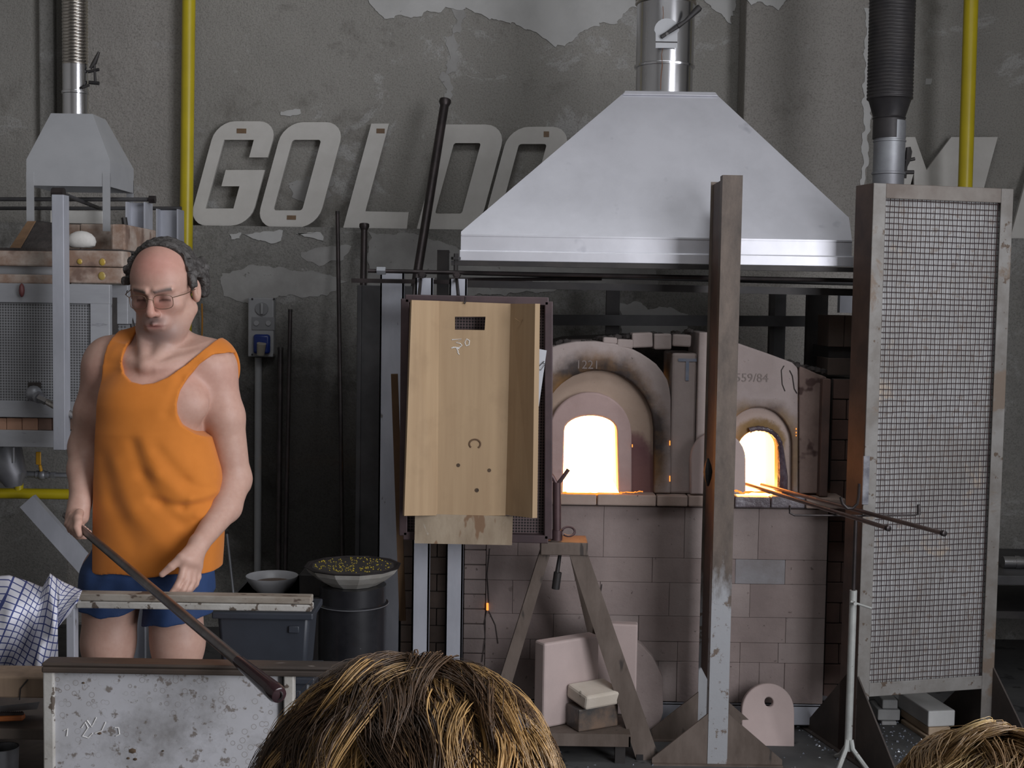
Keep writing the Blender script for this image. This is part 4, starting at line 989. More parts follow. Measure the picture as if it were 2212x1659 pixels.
# ------------------------------------------------------------------ blocks on the floor under and behind the screen
YX = 4.78
m_greyb = mat('grey_block', (0.36, 0.36, 0.355), (0.29, 0.29, 0.285), 7, 0.85, bump=0.2, bsc=50, sp=(0.17, 0.16, 0.16), spsc=30, spt=0.68)
m_whiteb = mat('white_block', (0.62, 0.62, 0.61), (0.55, 0.55, 0.54), 7, 0.85, bump=0.15, bsc=50)
m_buff = mat('buff_brick', (0.50, 0.38, 0.27), (0.42, 0.31, 0.21), 7, 0.85, bump=0.2, bsc=50)
def fblock(label, px0, py0, px1, py1, Y, dep, rz, mt, sk=0.0):
    x0, x1, z0, z1 = RC(px0, py0, px1, py1, Y)
    R = Matrix.Rotation(rz, 3, 'Z'); c = Vector(((x0 + x1) / 2, Y, (z0 + z1) / 2)) + R @ Vector((0, dep / 2, 0)); w = (x1 - x0) / 2 - 0.0005
    mb = MB(); mb.obox(c, R @ Vector((w, 0, 0)), R @ Vector((0, dep / 2, 0)), Vector((0, 0, (z1 - z0) / 2 - 0.0005)))
    return solo('refractory_brick', mb, mt, label, 'brick', 'bricks stacked under the mesh screen', bevel=0.005, smooth=False)
r_ = math.radians(10)
fblock('lowest buff brick on the floor in the stack under the mesh screen', 1998, 1589, 2047, 1606, 4.66, 0.20, r_, m_buff)
fblock('buff brick second from the bottom in the stack under the mesh screen', 2004, 1571, 2056, 1588, 4.665, 0.22, r_, m_buff)
fblock('thick white block on top of the buff bricks under the mesh screen', 2003, 1535, 2066, 1570, 4.67, 0.24, r_, m_whiteb)
fblock('grey block at the lower step of the pair beside the white block', 1952, 1542, 2000, 1564, 4.92, 0.14, 0.15, m_greyb)
fblock('wider grey block on the upper step of the pair beside the white block', 1946, 1516, 2004, 1541, 4.92, 0.14, 0.1, m_greyb)
fblock('small grey block at the bottom of the left stack under the screen', 1904, 1558, 1938, 1580, 4.82, 0.12, 0.05, m_greyb)
fblock('broad grey block in the middle of the left stack under the screen', 1896, 1533, 1945, 1557, 4.82, 0.12, 0.0, m_greyb)
fblock('topmost grey block of the left stack, just under the screen rail', 1906, 1512, 1940, 1532, 4.82, 0.12, 0.0, m_greyb)
mb = MB(); a = P(1945, 1575, 4.9); mb.box(P(1898, 1575, 4.86).x, P(1992, 1570, 4.86).x, 4.84, 4.98, 0, P(1945, 1581, 4.83).z - 0.003)
solo('iron_bearer', mb, m_black, 'black iron bearer on the floor carrying the grey blocks', 'bearer', smooth=False)
# glass cullet scattered on the floor
mb = MB()
for i in range(420):
    u = random.random()
    if u < 0.6: x = P(random.uniform(1720, 1960), 1580, 4.75).x; y = random.uniform(4.4, 4.9)
    else: x = random.uniform(-0.2, 1.9); y = random.uniform(4.2, 4.75)
    r = random.uniform(0.002, 0.006); an = random.random() * 6.28
    p = [Vector((x + r * math.cos(an + k * 2.1) * random.uniform(0.6, 1.6), y + r * math.sin(an + k * 2.1) * random.uniform(0.6, 1.6), 0.0005)) for k in range(3)]
    mb.add([*p, Vector((x, y, r * random.uniform(0.6, 1.4)))], [(0, 2, 1), (0, 1, 3), (1, 2, 3), (2, 0, 3)])
solo('glass_cullet', mb, mat('cullet', (0.30, 0.32, 0.36), (0.12, 0.14, 0.17), 30, 0.15), 'small glass splinters scattered over the floor before the furnace', 'splinters', kind='stuff', smooth=False)
# ------------------------------------------------------------------ small furnace on the left
YG = 4.50
gl_ = thing('small_furnace', 'raised grey steel furnace with perforated casing and refractory top at the left', 'furnace', (P(150, 960, YG).x, YG + 0.3, 0))
m_cas = mat('grey_casing', (0.36, 0.365, 0.385), (0.31, 0.315, 0.335), 8, 0.55, 0.2, sp=(0.22, 0.22, 0.235), spsc=22, spt=0.66, stretch=(0.4, 1, 1.6))
m_burnt = mat('burnt_refractory', (0.43, 0.36, 0.31), (0.25, 0.16, 0.115), 9, 0.9, bump=0.2, bsc=50, sp=(0.17, 0.11, 0.085), spsc=12, spt=0.55, soft=0.12)
def gbox(name, px0, py0, px1, py1, Y, d, mt, bev=0.002, par=None):
    x0, x1, z0, z1 = RC(px0, py0, px1, py1, Y); mb = MB(); mb.box(x0, x1, Y, Y + d, z0, z1)
    return part(name, mb, mt, par or gl_, bevel=bev, smooth=False)
LX = -120
# casing bars, perforated sheets
gbox('casing_bar', LX, 612, 237, 654, YG, 0.03, m_cas)
gbox('casing_bar', 195, 655, 237, 866, YG + 0.001, 0.03, m_cas)
gbox('casing_bar', LX, 866, 237, 902, YG, 0.04, m_cas)
gbox('casing_bar', LX, 930, 237, 966, YG - 0.005, 0.05, m_cas)
gbox('perforated_sheet', LX, 654, 195, 866, YG + 0.012, 0.004, m_perf, 0)
gbox('side_casing', 238, 616, 276, 700, YG + 0.14, 0.3, m_cas)
gbox('louvre_sheet', 240, 701, 274, 960, YG + 0.15, 0.3, perf('louvred_grey', (0.36, 0.365, 0.38), (0.12, 0.12, 0.125), 0.012, 0.3), 0)
gbox('chamber_core', LX, 640, 236, 962, YG + 0.045, 0.55, m_soot, 0)
for i, (a, b) in enumerate(((-120, -88), (-87, -54), (-53, -20), (-19, 13), (14, 47), (48, 81), (82, 112), (113, 150), (151, 190), (191, 236))):
    gbox('fire_brick', a, 903, b, 929, YG + 0.012 + random.uniform(-0.002, 0.002), 0.03, mat('orange_brick_%d' % i, (0.40, 0.23, 0.155) if i < 6 else (0.17, 0.10, 0.075), (0.36, 0.20, 0.13) if i < 6 else (0.13, 0.08, 0.06), 8, 0.85, bump=0.2))
# refractory rim
gbox('rim_block', LX, 541, 134, 574, YG - 0.01, 0.10, m_burnt, 0.006)
gbox('rim_block', 135, 541, 266, 576, YG + 0.02, 0.10, m_burnt, 0.006)
gbox('rim_block', LX, 592, 134, 612, YG - 0.002, 0.10, m_burnt, 0.005)
gbox('rim_block', 135, 577, 266, 612, YG + 0.022, 0.10, m_burnt, 0.006)
gbox('gap_plate', LX, 573, 134, 592, YG + 0.03, 0.06, m_hoodsm, 0)
gbox('rim_side', 240, 484, 270, 541, YG + 0.10, 0.4, m_burnt, 0.006)
gbox('rim_back', 90, 484, 172, 541, YG + 0.42, 0.08, m_burnt, 0.005); gbox('rim_back', 173, 484, 250, 541, YG + 0.42, 0.08, m_burnt, 0.005)
gbox('tray_floor', LX, 536, 262, 542, YG + 0.06, 0.4, m_soot, 0)
m_spot = mat('ochre_glass', (0.42, 0.28, 0.05), (0.34, 0.25, 0.07), 20, 0.3)
for x, y, rx, ry, Y in ((172, 565, 6, 6, YG + 0.018), (221, 566, 7, 8, YG + 0.018), (220, 596, 8, 9, YG + 0.02)):
    c = P(x, y, Y); mb = MB(); mb.ball(c, 1, 10, (rx * S(Y), 0.003, ry * S(Y))); part('glass_spot', mb, m_spot, gl_)
c = P(47, 627, YG - 0.01); mb = MB(); mb.ball(c, 1, 12, (6 * S(YG), 0.012, 15 * S(YG))); part('red_handle', mb, mat('dark_red', (0.12, 0.035, 0.035), None, rough=0.5), gl_)
# frame columns with tie rods
def gcol(px0, px1, ytop, ybot, Y, d, mt=m_alu, nm='column'):
    x0, x1 = P(px0, 700, Y).x, P(px1, 700, Y).x; a, b = P(px0, ytop, Y).z, P(px0, ybot, Y).z
    mb = MB(); mb.box(x0, x1, Y, Y + d, b, a); return part(nm, mb, mt, gl_, bevel=0.002, smooth=False)
gcol(113, 139, 420, 972, 4.36, 0.055)
def hbeam(px0, px1, ytop, Y, zbot=0.0):
    x0, x1 = P(px0, 500, Y).x, P(px1, 500, Y).x; a = P(px0, ytop, Y).z
    mb = MB(); mb.box(x0 + 0.006, x1 - 0.006, Y + 0.02, Y + 0.026, zbot, a); mb.box(x0, x0 + 0.007, Y - 0.03, Y + 0.07, zbot, a); mb.box(x1 - 0.007, x1, Y - 0.03, Y + 0.07, zbot, a)
    part('beam_column', mb, m_alu, gl_, smooth=False)
hbeam(276, 319, 437, 5.02); hbeam(341, 389, 452, 5.7)
for (a, b, Ya, Yb, w) in (((-130, 430), (334, 431), 4.37, 5.02, 9), ((-130, 450), (392, 450), 5.45, 5.72, 8), ((128, 416), (215, 450), 4.40, 5.4, 8)):
    mb = MB(); mb.tube(P(a[0], a[1], Ya if a[0] > 0 else Yb), P(b[0], b[1], Yb), w * S(Yb) / 2, n=10); part('tie_rod', mb, m_darkbar, gl_)
c = P(126, 417, 4.38); mb = MB(); mb.tube(c - Vector((0.02, 0, 0)), c + Vector((0.02, 0, 0)), 0.018, n=8); part('nut', mb, m_iron, gl_)
c = P(328, 431, 5.02); mb = MB(); mb.tube(c - Vector((0.01, 0, 0)), c + Vector((0.014, 0, 0)), 0.016, n=6); part('nut', mb, m_iron, gl_, smooth=30)
mb = MB(); mb.bar(P(60, 1082, 4.75), P(200, 1238, 4.75), 0.065, 0.03, (0, 1, 0)); part('diagonal_brace', mb, m_alu, gl_, smooth=False)
for px in (-60, 250):
    x = P(px, 1000, 4.95).x; mb = MB(); mb.box(x, x + 0.05, 4.95, 5.0, 0, P(px, 966, 4.95).z + 0.03); part('support_leg', mb, m_alu, gl_, smooth=False)
mb = MB(); mb.tube(P(29, 966, 4.6), P(29, 1000, 4.6), 0.006); part('drain_tube', mb, m_galv, gl_)
mb = MB(); mb.tube(P(268, 470, 4.9), P(292, 640, 4.9), 0.011, n=8); mb.tube(P(272, 655, 4.7), P(296, 740, 4.7), 0.010, n=8); part('side_rod', mb, m_black, gl_)
# burner pipe and hose
mb = MB(); mb.ball(P(73, 850, YG - 0.02), 0.028, 14); mb.tube(P(73, 850, YG - 0.02), P(74, 846, YG + 0.05), 0.022); mb.tube(P(76, 853, YG - 0.02), P(86, 860, YG - 0.04), 0.02)
pe_ = part('pipe_elbow', mb, m_galv, gl_)
mb = MB(); mb.tube(P(84, 859, YG - 0.04), P(102, 868, YG - 0.05), 0.014, n=6); part('hose_nut', mb, m_chrome, pe_, smooth=30)
mb = MB(); mb.path([P(102, 868, YG - 0.05), P(118, 877, YG - 0.06), P(160, 898, YG - 0.1), P(205, 925, YG - 0.12), P(220, 980, YG - 0.1), P(205, 1030, YG)], 0.0115, 10); part('braided_hose', mb, mat('braid', (0.5, 0.48, 0.45), (0.3, 0.28, 0.26), 160, 0.3, 0.9), gl_)
gbox('burner_hole', 60, 826, 88, 840, YG + 0.008, 0.003, m_soot, 0)
# things lying on it
mb = MB(); lid = [P(30, 541, YG + 0.1), P(78, 478, YG + 0.28), P(118, 484, YG + 0.28), P(118, 541, YG + 0.1)]
mb.prism(lid, (0, 0.012, 0.004)); lo_ = solo('tilted_lid', mb, m_soot, 'black sooty lid propped open on the small furnace', 'lid', smooth=False)
mb = MB(); mb.prism([P(20, 541, YG + 0.09), P(62, 478, YG + 0.27), P(78, 478, YG + 0.27), P(42, 541, YG + 0.09)], (0, -0.012, 0)); part('scorched_edge', mb, mat('scorched_wood', (0.22, 0.13, 0.07), (0.14, 0.08, 0.045), 9, 0.85), lo_, smooth=False)
mb = MB(); c = P(176, 522, YG + 0.15); n0 = len(mb.v); mb.ball(c, 1, 16, (33 * S(YG), 0.03, 24 * S(YG)))
zc_ = P(176, 535, YG + 0.15).z
mb.v = [(x, y, max(z, zc_)) for x, y, z in mb.v]
solo('white_lump', mb, mat('white_lump', (0.66, 0.64, 0.61), (0.55, 0.53, 0.5), 9, 0.8, bump=0.3, bsc=30), 'rounded white lump lying in the small furnace top', 'lump')
x0, x1, z0, z1 = RC(108, 455, 222, 483, YG + 0.44); mb = MB(); mb.box(x0, x1, YG + 0.44, YG + 0.49, z0, z1); solo('white_brick', mb, mat('white_brick', (0.50, 0.49, 0.46), (0.44, 0.43, 0.41), 6, 0.85), 'flat pale brick set on the rear rim of the small furnace', 'brick', bevel=0.003, smooth=False)
# small hood on four legs
YM = 4.86; YM2 = 5.16
hd = thing('small_hood', 'small grey sheet-metal hood on four legs above the small furnace', 'hood', (P(160, 470, 5.0).x, 5.0, P(160, 475, YM).z))
x0, x1 = P(57, 380, YM).x, P(238, 380, YM).x; z0 = P(150, 402, YM).z; z1 = P(150, 346, YM).z; zt2 = P(160, 247, 4.95).z
tx0, tx1 = P(110, 247, 4.93).x, P(200, 247, 4.93).x
mb = MB(); V = [(x0, YM, z0), (x1, YM, z0), (x1, YM2, z0), (x0, YM2, z0), (x0, YM, z1), (x1, YM, z1), (x1, YM2, z1), (x0, YM2, z1), (tx0, 4.93, zt2), (tx1, 4.93, zt2), (tx1, 5.09, zt2), (tx0, 5.09, zt2)]
mb.add(V, [(0, 1, 5, 4), (1, 2, 6, 5), (2, 3, 7, 6), (3, 0, 4, 7), (4, 5, 9, 8), (5, 6, 10, 9), (6, 7, 11, 10), (7, 4, 8, 11), (8, 9, 10, 11)])
h_ = part('hood_shell', mb, m_hoodsm, hd, smooth=False); md = h_.modifiers.new('solid', 'SOLIDIFY'); md.thickness = 0.003; md.offset = -1
for xx in (x0, x1 - 0.028):
    for yy in (YM - 0.002, YM2 - 0.005):
        mb = MB(); mb.box(xx, xx + 0.028, yy, yy + 0.004, P(150, 482, YG + 0.4).z - (0.03 if yy < 5 else 0.06), z0 + 0.05); part('leg', mb, m_hoodsm, hd, smooth=False)
YPm = 5.01; cx_ = P(163, 240, YPm).x; rr = 26 * S(YPm)
def mz(py): return P(163, py, YPm).z
mb = MB(); mb.lathe([(rr, zt2), (rr, mz(204)), (rr + 0.004, mz(203)), (rr + 0.004, mz(198)), (rr, mz(197)), (rr, mz(140))], (cx_, YPm, 0), 28); part('flue_pipe', mb, m_steel, hd, smooth=25)
prof = []; z = mz(142)
while z < 4.45: prof += [(rr - 0.003, z), (rr + 0.001, z + 0.003), (rr + 0.001, z + 0.008), (rr - 0.003, z + 0.011)]; z += 0.0125
mb = MB(); mb.lathe(prof, (cx_, YPm, 0), 24); part('flexible_duct', mb, m_flex, hd, smooth=60)
mb = MB(); mb.path([P(195, 148, YPm), P(204, 135, YPm), P(214, 112, YPm)], [0.006, 0.010, 0.005], 8); mb.tube(P(190, 155, YPm), P(214, 150, YPm), 0.006); mb.tube(P(192, 178, YPm), P(214, 180, YPm), 0.007); mb.tube(P(204, 140, YPm), P(206, 182, YPm), 0.005); mb.tube(P(176, 190, YPm - rr), P(192, 184, YPm - 0.02), 0.005)
part('damper_lever', mb, m_black, hd)
# yellow gas main with valve, left
YV = 4.85
vp = thing('gas_main', 'horizontal yellow gas pipe with ball valve below the small furnace', 'pipe', P(80, 1075, YV))
mb = MB(); mb.tube(P(-150, 1064, YV), P(206, 1068, YV), 11.5 * S(YV), n=18); part('yellow_tube', mb, m_yellow, vp)
mb = MB(); mb.tube(P(41, 1060, YV), P(41, 1044, YV), 0.016); part('tee_branch', mb, m_yellow, vp)
mb = MB(); mb.path([P(41, 1046, YV), P(41, 1034, YV), P(46, 1026, YV), P(58, 1024, YV)], 0.016, 10); mb.tube(P(56, 1024, YV), P(78, 1025, YV), 0.012); mb.ball(P(91, 1026, YV), 0.02, 12); mb.tube(P(78, 1025, YV), P(104, 1026, YV), 0.015); mb.tube(P(110, 1026, YV), P(120, 1026, YV), 0.013, n=6); mb.tube(P(104, 1026, YV), P(150, 1027, YV), 0.010); vb_ = part('valve_body', mb, m_galv, vp)
mb = MB(); a = P(83, 976, YV - 0.02); b = P(83, 1004, YV - 0.02); mb.bar(a, b, 0.02, 0.006); mb.tube(P(86, 1004, YV - 0.015), P(89, 1018, YV - 0.01), 0.006); part('valve_lever', mb, mat('orange_lever', (0.62, 0.32, 0.02), None, rough=0.4), vb_, bevel=0.003)
mb = MB(); mb.path([P(-60, 985, 4.8), P(-20, 985, 4.8), P(-19, 985, 4.8), P(10, 995, 4.78), P(28, 1030, 4.76), P(30, 1050, 4.76)], [0.09, 0.09, 0.085, 0.08, 0.05, 0.03], 18)
solo('blower_housing', mb, m_galv, 'rounded grey blower housing at the left edge above the yellow pipe', 'blower')

# ------------------------------------------------------------------ wall socket box with conduit
YE = YL - 0.001
eb = thing('socket_box', 'grey industrial socket box with rotary switch and blue outlet on the wall', 'socket', P(568, 770, YE))
m_pl = mat('grey_plastic', (0.30, 0.30, 0.305), (0.27, 0.27, 0.275), 8, 0.5); m_pl2 = mat('darker_plastic', (0.20, 0.20, 0.205), None, rough=0.5)
x0, x1, z0, z1 = RC(541, 643, 596, 770, YE); mb = MB(); mb.box(x0, x1, YE - 0.06, YE, z0, z1); part('housing', mb, m_pl, eb, bevel=0.006, smooth=False)
yf_ = YE - 0.061
mb = MB(); c = P(566, 667, yf_); mb.tube(c, c + Vector((0, -0.008, 0)), 13.5 * S(YE), n=24); dl_ = part('dial', mb, m_pl2, eb)
mb = MB(); c = P(567, 667, yf_); mb.box(c.x - 0.006, c.x + 0.006, yf_ - 0.02, yf_ - 0.008, c.z - 0.026, c.z + 0.026); part('switch_grip', mb, m_pl, dl_, bevel=0.003)
x0, x1, z0, z1 = RC(544, 685, 593, 713, yf_); mb = MB(); mb.box(x0, x1, yf_ - 0.003, yf_, z0, z1); part('cover_plate', mb, m_pl2, eb, bevel=0.002, smooth=False)
for px in (554, 580):
    c = P(px, 698, yf_ - 0.003); mb = MB(); mb.tube(c, c + Vector((0, -0.006, 0)), 0.012, n=14); part('screw_cap', mb, m_pl, eb)
x0, x1, z0, z1 = RC(549, 722, 585, 764, yf_); m_bl = mat('blue_plastic', (0.01, 0.025, 0.14), (0.012, 0.03, 0.17), 8, 0.35)
mb = MB(); mb.box(x0, x1, yf_ - 0.03, yf_, z0, z1); bo2 = part('blue_outlet', mb, m_bl, eb, bevel=0.012)
mb = MB(); mb.tube(P(565, 742, yf_ - 0.045), P(563, 766, yf_ - 0.03), 0.022, 0.018, n=14); part('plug', mb, mat('beige_plug', (0.30, 0.27, 0.22), None, rough=0.5), bo2)
for px, py in ((545, 646), (592, 646), (545, 766), (592, 766)):
    c = P(px, py, yf_); mb = MB(); mb.tube(c, c + Vector((0, -0.002, 0)), 0.005, n=8); part('screw', mb, m_black, eb)
mb = MB(); a = P(558, 772, YE - 0.02); mb.tube(a, Vector((a.x, a.y, 0.0)), 0.017, n=12); part('conduit', mb, m_pl, eb)
# small pendant: shiny tap and orange cord by the man's ear
mb = MB(); c = P(427, 643, 6.05); mb.ball(c, 0.012, 10); mb.tube(c, c + Vector((0, 0.07, 0)), 0.006); so = solo('wall_knob', mb, m_chrome, 'small shiny knob on the wall beside the man', 'knob')
mb = MB(); mb.path([P(436, 656, 6.06), P(437, 690, 6.08), P(436, 735, 6.1)], 0.004, 6); solo('orange_cord', mb, mat('orange_cord', (0.42, 0.19, 0.03), None, rough=0.6), 'thin orange cord hanging on the wall right of the man', 'cord')

# ------------------------------------------------------------------ iron pipes leaning on the wall
def leaner(label, top, Yt, foot_px, Yf, r_px, flange=None, mt=m_iron, foot_py=None):
    a = P(top[0], top[1], Yt)
    b = P(foot_px, 1300, Yf); b.z = 0.0
    t = thing('iron_pipe', label, 'pipe', b, 'iron pipes leaning on the back wall')
    mb = MB(); mb.tube(b, a, r_px * S(Yt), n=12); part('shaft', mb, mt, t)
    d = (a - b).normalized()
    if flange:
        mb = MB(); mb.path([a - d * 0.03, a - d * 0.012, a], [r_px * S(Yt), flange * S(Yt), flange * S(Yt) * 0.96], 14); part('flared_end', mb, mt, t, smooth=30)
    else:
        mb = MB(); mb.tube(a - d * 0.01, a + d * 0.003, r_px * S(Yt) * 1.06, n=12); part('pipe_end', mb, m_black, t)
leaner('slim dark iron pipe left of the grey uprights, reaching up to the letter L', (729, 458), 6.08, 744, 5.75, 4.5)
leaner('dark iron pipe with flared end standing under the letter L', (787, 484), 6.05, 772, 5.65, 7, 11)
leaner('longest iron pipe with flared end leaning across the letter D', (962, 216), 6.05, 760, 5.2, 9.5, 13)
leaner('short dark iron pipe just right of the socket box', (627, 670), 6.05, 614, 5.8, 4.5)
leaner('thick dark iron pipe below the socket box', (606, 752), 6.05, 600, 5.8, 6)
leaner('thin bright rod leaning low behind the man, beside the white bowl', (490, 1150), 5.9, 520, 5.6, 3, None, m_galv)

# ------------------------------------------------------------------ bins, drum and bowls
m_bin = mat('slate_plastic', (0.034, 0.039, 0.05), (0.027, 0.031, 0.04), 5, 0.42)
def bin_(label, px0, px1, Y, z0, z1, dep):
    x0, x1 = P(px0, 1400, Y).x, P(px1, 1400, Y).x
    t = thing('plastic_bin', label, 'bin', ((x0 + x1) / 2, Y + dep / 2, z0), 'stacked slate plastic bins')
    tp = 0.012
    mb = MB(); mb.hexa([(x0 + tp, Y + tp, z0), (x1 - tp, Y + tp, z0), (x1 - tp, Y + dep - tp, z0), (x0 + tp, Y + dep - tp, z0), (x0, Y, z1 - 0.01), (x1, Y, z1 - 0.01), (x1, Y + dep, z1 - 0.01), (x0, Y + dep, z1 - 0.01)]); part('body', mb, m_bin, t, bevel=0.012)
    mb = MB(); o = 0.012; mb.ring([(x0 - o, Y - o, z1 - 0.02), (x1 + o, Y - o, z1 - 0.02), (x1 + o, Y + dep + o, z1 - 0.02), (x0 - o, Y + dep + o, z1 - 0.02)], [(x0 + 0.01, Y + 0.01, z1 - 0.02), (x1 - 0.01, Y + 0.01, z1 - 0.02), (x1 - 0.01, Y + dep - 0.01, z1 - 0.02), (x0 + 0.01, Y + dep - 0.01, z1 - 0.02)], (0, 0, 0.02)); rm_ = part('rim', mb, m_bin, t, bevel=0.004, smooth=False)
    mb = MB(); c = ((x0 + x1) / 2, Y - 0.004, (z0 + z1) / 2); mb.box(x1 - 0.06, x1 - 0.03, Y - 0.004, Y + 0.03, z1 - 0.06, z1 - 0.04); part('handle_rib', mb, m_bin, t, bevel=0.002)
zb1 = P(570, 1322, 3.72).z; zb0 = P(640, 1462, 3.72).z
bin_('slate grey plastic bin on top of the stack behind the bench', 468, 668, 3.72, zb0 + 0.001, zb1, 0.17)
bin_('slate grey plastic bin underneath, on the floor behind the bench', 464, 672, 3.72, 0.0, zb0, 0.17)
YC = 4.3; cxd = P(762, 1300, YC).x; rd = 74 * S(YC); zd = P(762, 1262, YC).z
dr = thing('black_drum', 'tall black metal drum carrying the frit bowl', 'drum', (cxd, YC, 0))
m_drum = mat('black_enamel', (0.012, 0.012, 0.014), (0.02, 0.02, 0.023), 6, 0.25, 0.0, sp=(0.18, 0.18, 0.18), spsc=50, spt=0.745)
zri = P(762, 1302, YC).z
mb = MB(); mb.lathe([(rd, 0), (rd, zri - 0.006), (rd + 0.006, zri - 0.004), (rd + 0.006, zri + 0.003), (rd - 0.002, zri + 0.006), (rd - 0.002, zd), (rd - 0.01, zd)], (cxd, YC, 0), 40); part('drum_body', mb, m_drum, dr, smooth=25)
mb = MB(); mb.lathe([(rd + 0.003, zri - 0.003), (rd + 0.008, zri), (rd + 0.003, zri + 0.003)], (cxd, YC, 0), 40, close=False); part('rim_band', mb, m_galv, dr)
bw = thing('frit_bowl', 'wide faceted enamel bowl with yellow frit on the black drum', 'bowl', (cxd, YC, zd))
zt_ = P(760, 1222, YC).z; rb = 104 * S(YC)
def bowl(cx, cy, z0, z1, rb, rf, th, n):
    h = z1 - z0; mb = MB(); mb.lathe([(rf * 0.9, 0), (rf, 0), (rb * 0.74, h * 0.35), (rb * 0.92, h * 0.72), (rb, h), (rb, h + 0.003), (rb * 0.95, h), (rb * 0.86, h * 0.72), (rb * 0.68, h * 0.42), (rf * 0.8, h * 0.25)], (cx, cy, z0), n); return mb
part('bowl_body', bowl(cxd, YC, zd + 0.001, zt_, rb, rd * 0.72, 0.004, 12), mat('chipped_enamel', (0.40, 0.385, 0.36), (0.30, 0.28, 0.25), 12, 0.45, sp=(0.08, 0.06, 0.05), spsc=14, spt=0.64), bw, smooth=False)
mb = MB(); mb.lathe([(rb * 0.15, 0), (rb * 0.88, 0.0), (rb * 0.86, 0.003), (0.001, 0.004)], (cxd, YC, zt_ - 0.001), 14); part('dark_lining', mb, mat('dark_lining', (0.05, 0.045, 0.042), (0.035, 0.03, 0.03), 9, 0.5), bw, smooth=False)
mb = MB()
for i in range(170):
    a = random.random() * 6.28; r = rb * 0.8 * math.sqrt(random.random()); s = random.uniform(0.0015, 0.0035)
    mb.ball((cxd + r * math.cos(a), YC + r * math.sin(a), zt_ + 0.003), s, 5)
part('yellow_frit', mb, mat('frit', (0.48, 0.36, 0.02), (0.25, 0.2, 0.06), 60, 0.25), bw, kind='stuff')
mb = MB(); mb.lathe([(rb * 0.99, 0), (rb * 1.02, 0.004), (rb * 1.02, 0.005), (rb * 0.95, 0.006), (rb * 0.93, 0.003)], (cxd, YC, zt_ - 0.002), 12); part('dark_rim', mb, m_iron, bw, smooth=False)
YBw = 4.5; cb_ = P(583, 1250, YBw)
st_ = thing('dark_box', 'dark low cupboard behind the bins under the white bowl', 'box', (cb_.x, YBw + 0.1, 0))
zk = P(583, 1287, YBw).z
mb = MB(); mb.box(P(505, 1300, YBw).x, P(655, 1300, YBw).x, YBw - 0.06, YBw + 0.35, 0, zk); part('body', mb, m_black, st_, bevel=0.004, smooth=False)
mb = MB(); mb.box(P(505, 1300, YBw).x - 0.01, P(655, 1300, YBw).x + 0.01, YBw - 0.07, YBw + 0.36, zk - 0.02, zk); part('top', mb, m_darkbar, st_, bevel=0.003, smooth=False)
wb = thing('white_bowl', 'shallow white bowl with brown residue on the dark cupboard', 'bowl', (cb_.x, YBw + 0.04, zk))
zw = P(583, 1250, YBw).z; rw = 57 * S(YBw)
part('bowl_body', bowl(cb_.x, YBw + 0.04, zk + 0.001, zw, rw, rw * 0.5, 0.004, 32), mat('white_enamel', (0.30, 0.30, 0.31), (0.26, 0.26, 0.27), 6, 0.35), wb, smooth=40)
mb = MB(); mb.lathe([(0.001, 0), (rw * 0.75, 0), (rw * 0.7, 0.002), (0.001, 0.003)], (cb_.x + 0.004, YBw + 0.04, zw - 0.022), 24); part('residue', mb, mat('brown_residue', (0.10, 0.06, 0.04), None, rough=0.5), wb)
x0, x1, z0, z1 = RC(646, 1240, 712, 1290, 4.48); mb = MB(); mb.box(x0, x1, 4.48, 4.6, zk + 0.001, z1); solo('black_tin', mb, m_black, 'small black tin between the white bowl and the drum', 'tin', bevel=0.006, smooth=False)

# ------------------------------------------------------------------ glassblower's bench
YN, YR_ = 2.75, 3.30
bn = thing('glassblowing_bench', "glassblower's bench with two steel-topped arms and a spattered white side panel", 'bench', (P(380, 1440, YN).x, 3.0, 0))
m_panel = NT('spattered_panel')
_t = m_panel
c = _t.ramp(_t.noise(2.2, 6, 0.65), [(0.35, (0.52, 0.52, 0.55)), (0.65, (0.38, 0.375, 0.38))])
c = _t.mix(_t.ramp(_t.noise(3.3, 7, 0.7, (1, 1, 1), (1.3, 4, 2)), [(0.48, 0.0), (0.68, 0.75)]), c, (0.16, 0.15, 0.14))
c = _t.mix(_t.ramp(_t.noise(34, 4, 0.65, (1, 1, 1), (2, 7, 3)), [(0.58, 0.0), (0.64, 0.8)]), c, (0.15, 0.12, 0.095))
vo = _t.n('TexVoronoi', feature='F1'); vo.inputs['Scale'].default_value = 52; _t.L(_t.co, vo.inputs['Vector'])
rg = _t.ramp(vo.outputs['Distance'], [(0.26, 0.0), (0.31, 1.0), (0.36, 0.0)])
msk = _t.ramp(_t.noise(4.5, 4, 0.6, (1, 1, 1), (8, 2, 6)), [(0.48, 0.0), (0.56, 0.8)])
c = _t.mix(_t.math('MULTIPLY', rg, msk), c, (0.20, 0.17, 0.145))
m_panel = _t.set(c, 0.5, 0.1); _t.bump(_t.noise(40, 4), 0.08, 0.003)
m_arm = mat('scorched_arm', (0.10, 0.075, 0.06), (0.055, 0.045, 0.04), 7, 0.45, 0.3, sp=(0.34, 0.31, 0.28), spsc=18, spt=0.66, stretch=(0.35, 1, 1), bump=0.15)
m_arm2 = mat('chipped_arm', (0.32, 0.29, 0.25), (0.20, 0.165, 0.13), 9, 0.6, 0.05, sp=(0.09, 0.065, 0.05), spsc=26, spt=0.6, stretch=(0.5, 1, 1), bump=0.2)
m_bpost = mat('chipped_white_post', (0.42, 0.405, 0.38), (0.33, 0.31, 0.28), 9, 0.6, sp=(0.09, 0.07, 0.055), spsc=32, spt=0.56, bump=0.2)
zA = P(400, 1440, YN).z; zA0 = P(400, 1458, YN).z
xl, xr = P(90, 1440, YN).x, P(790, 1440, YN).x
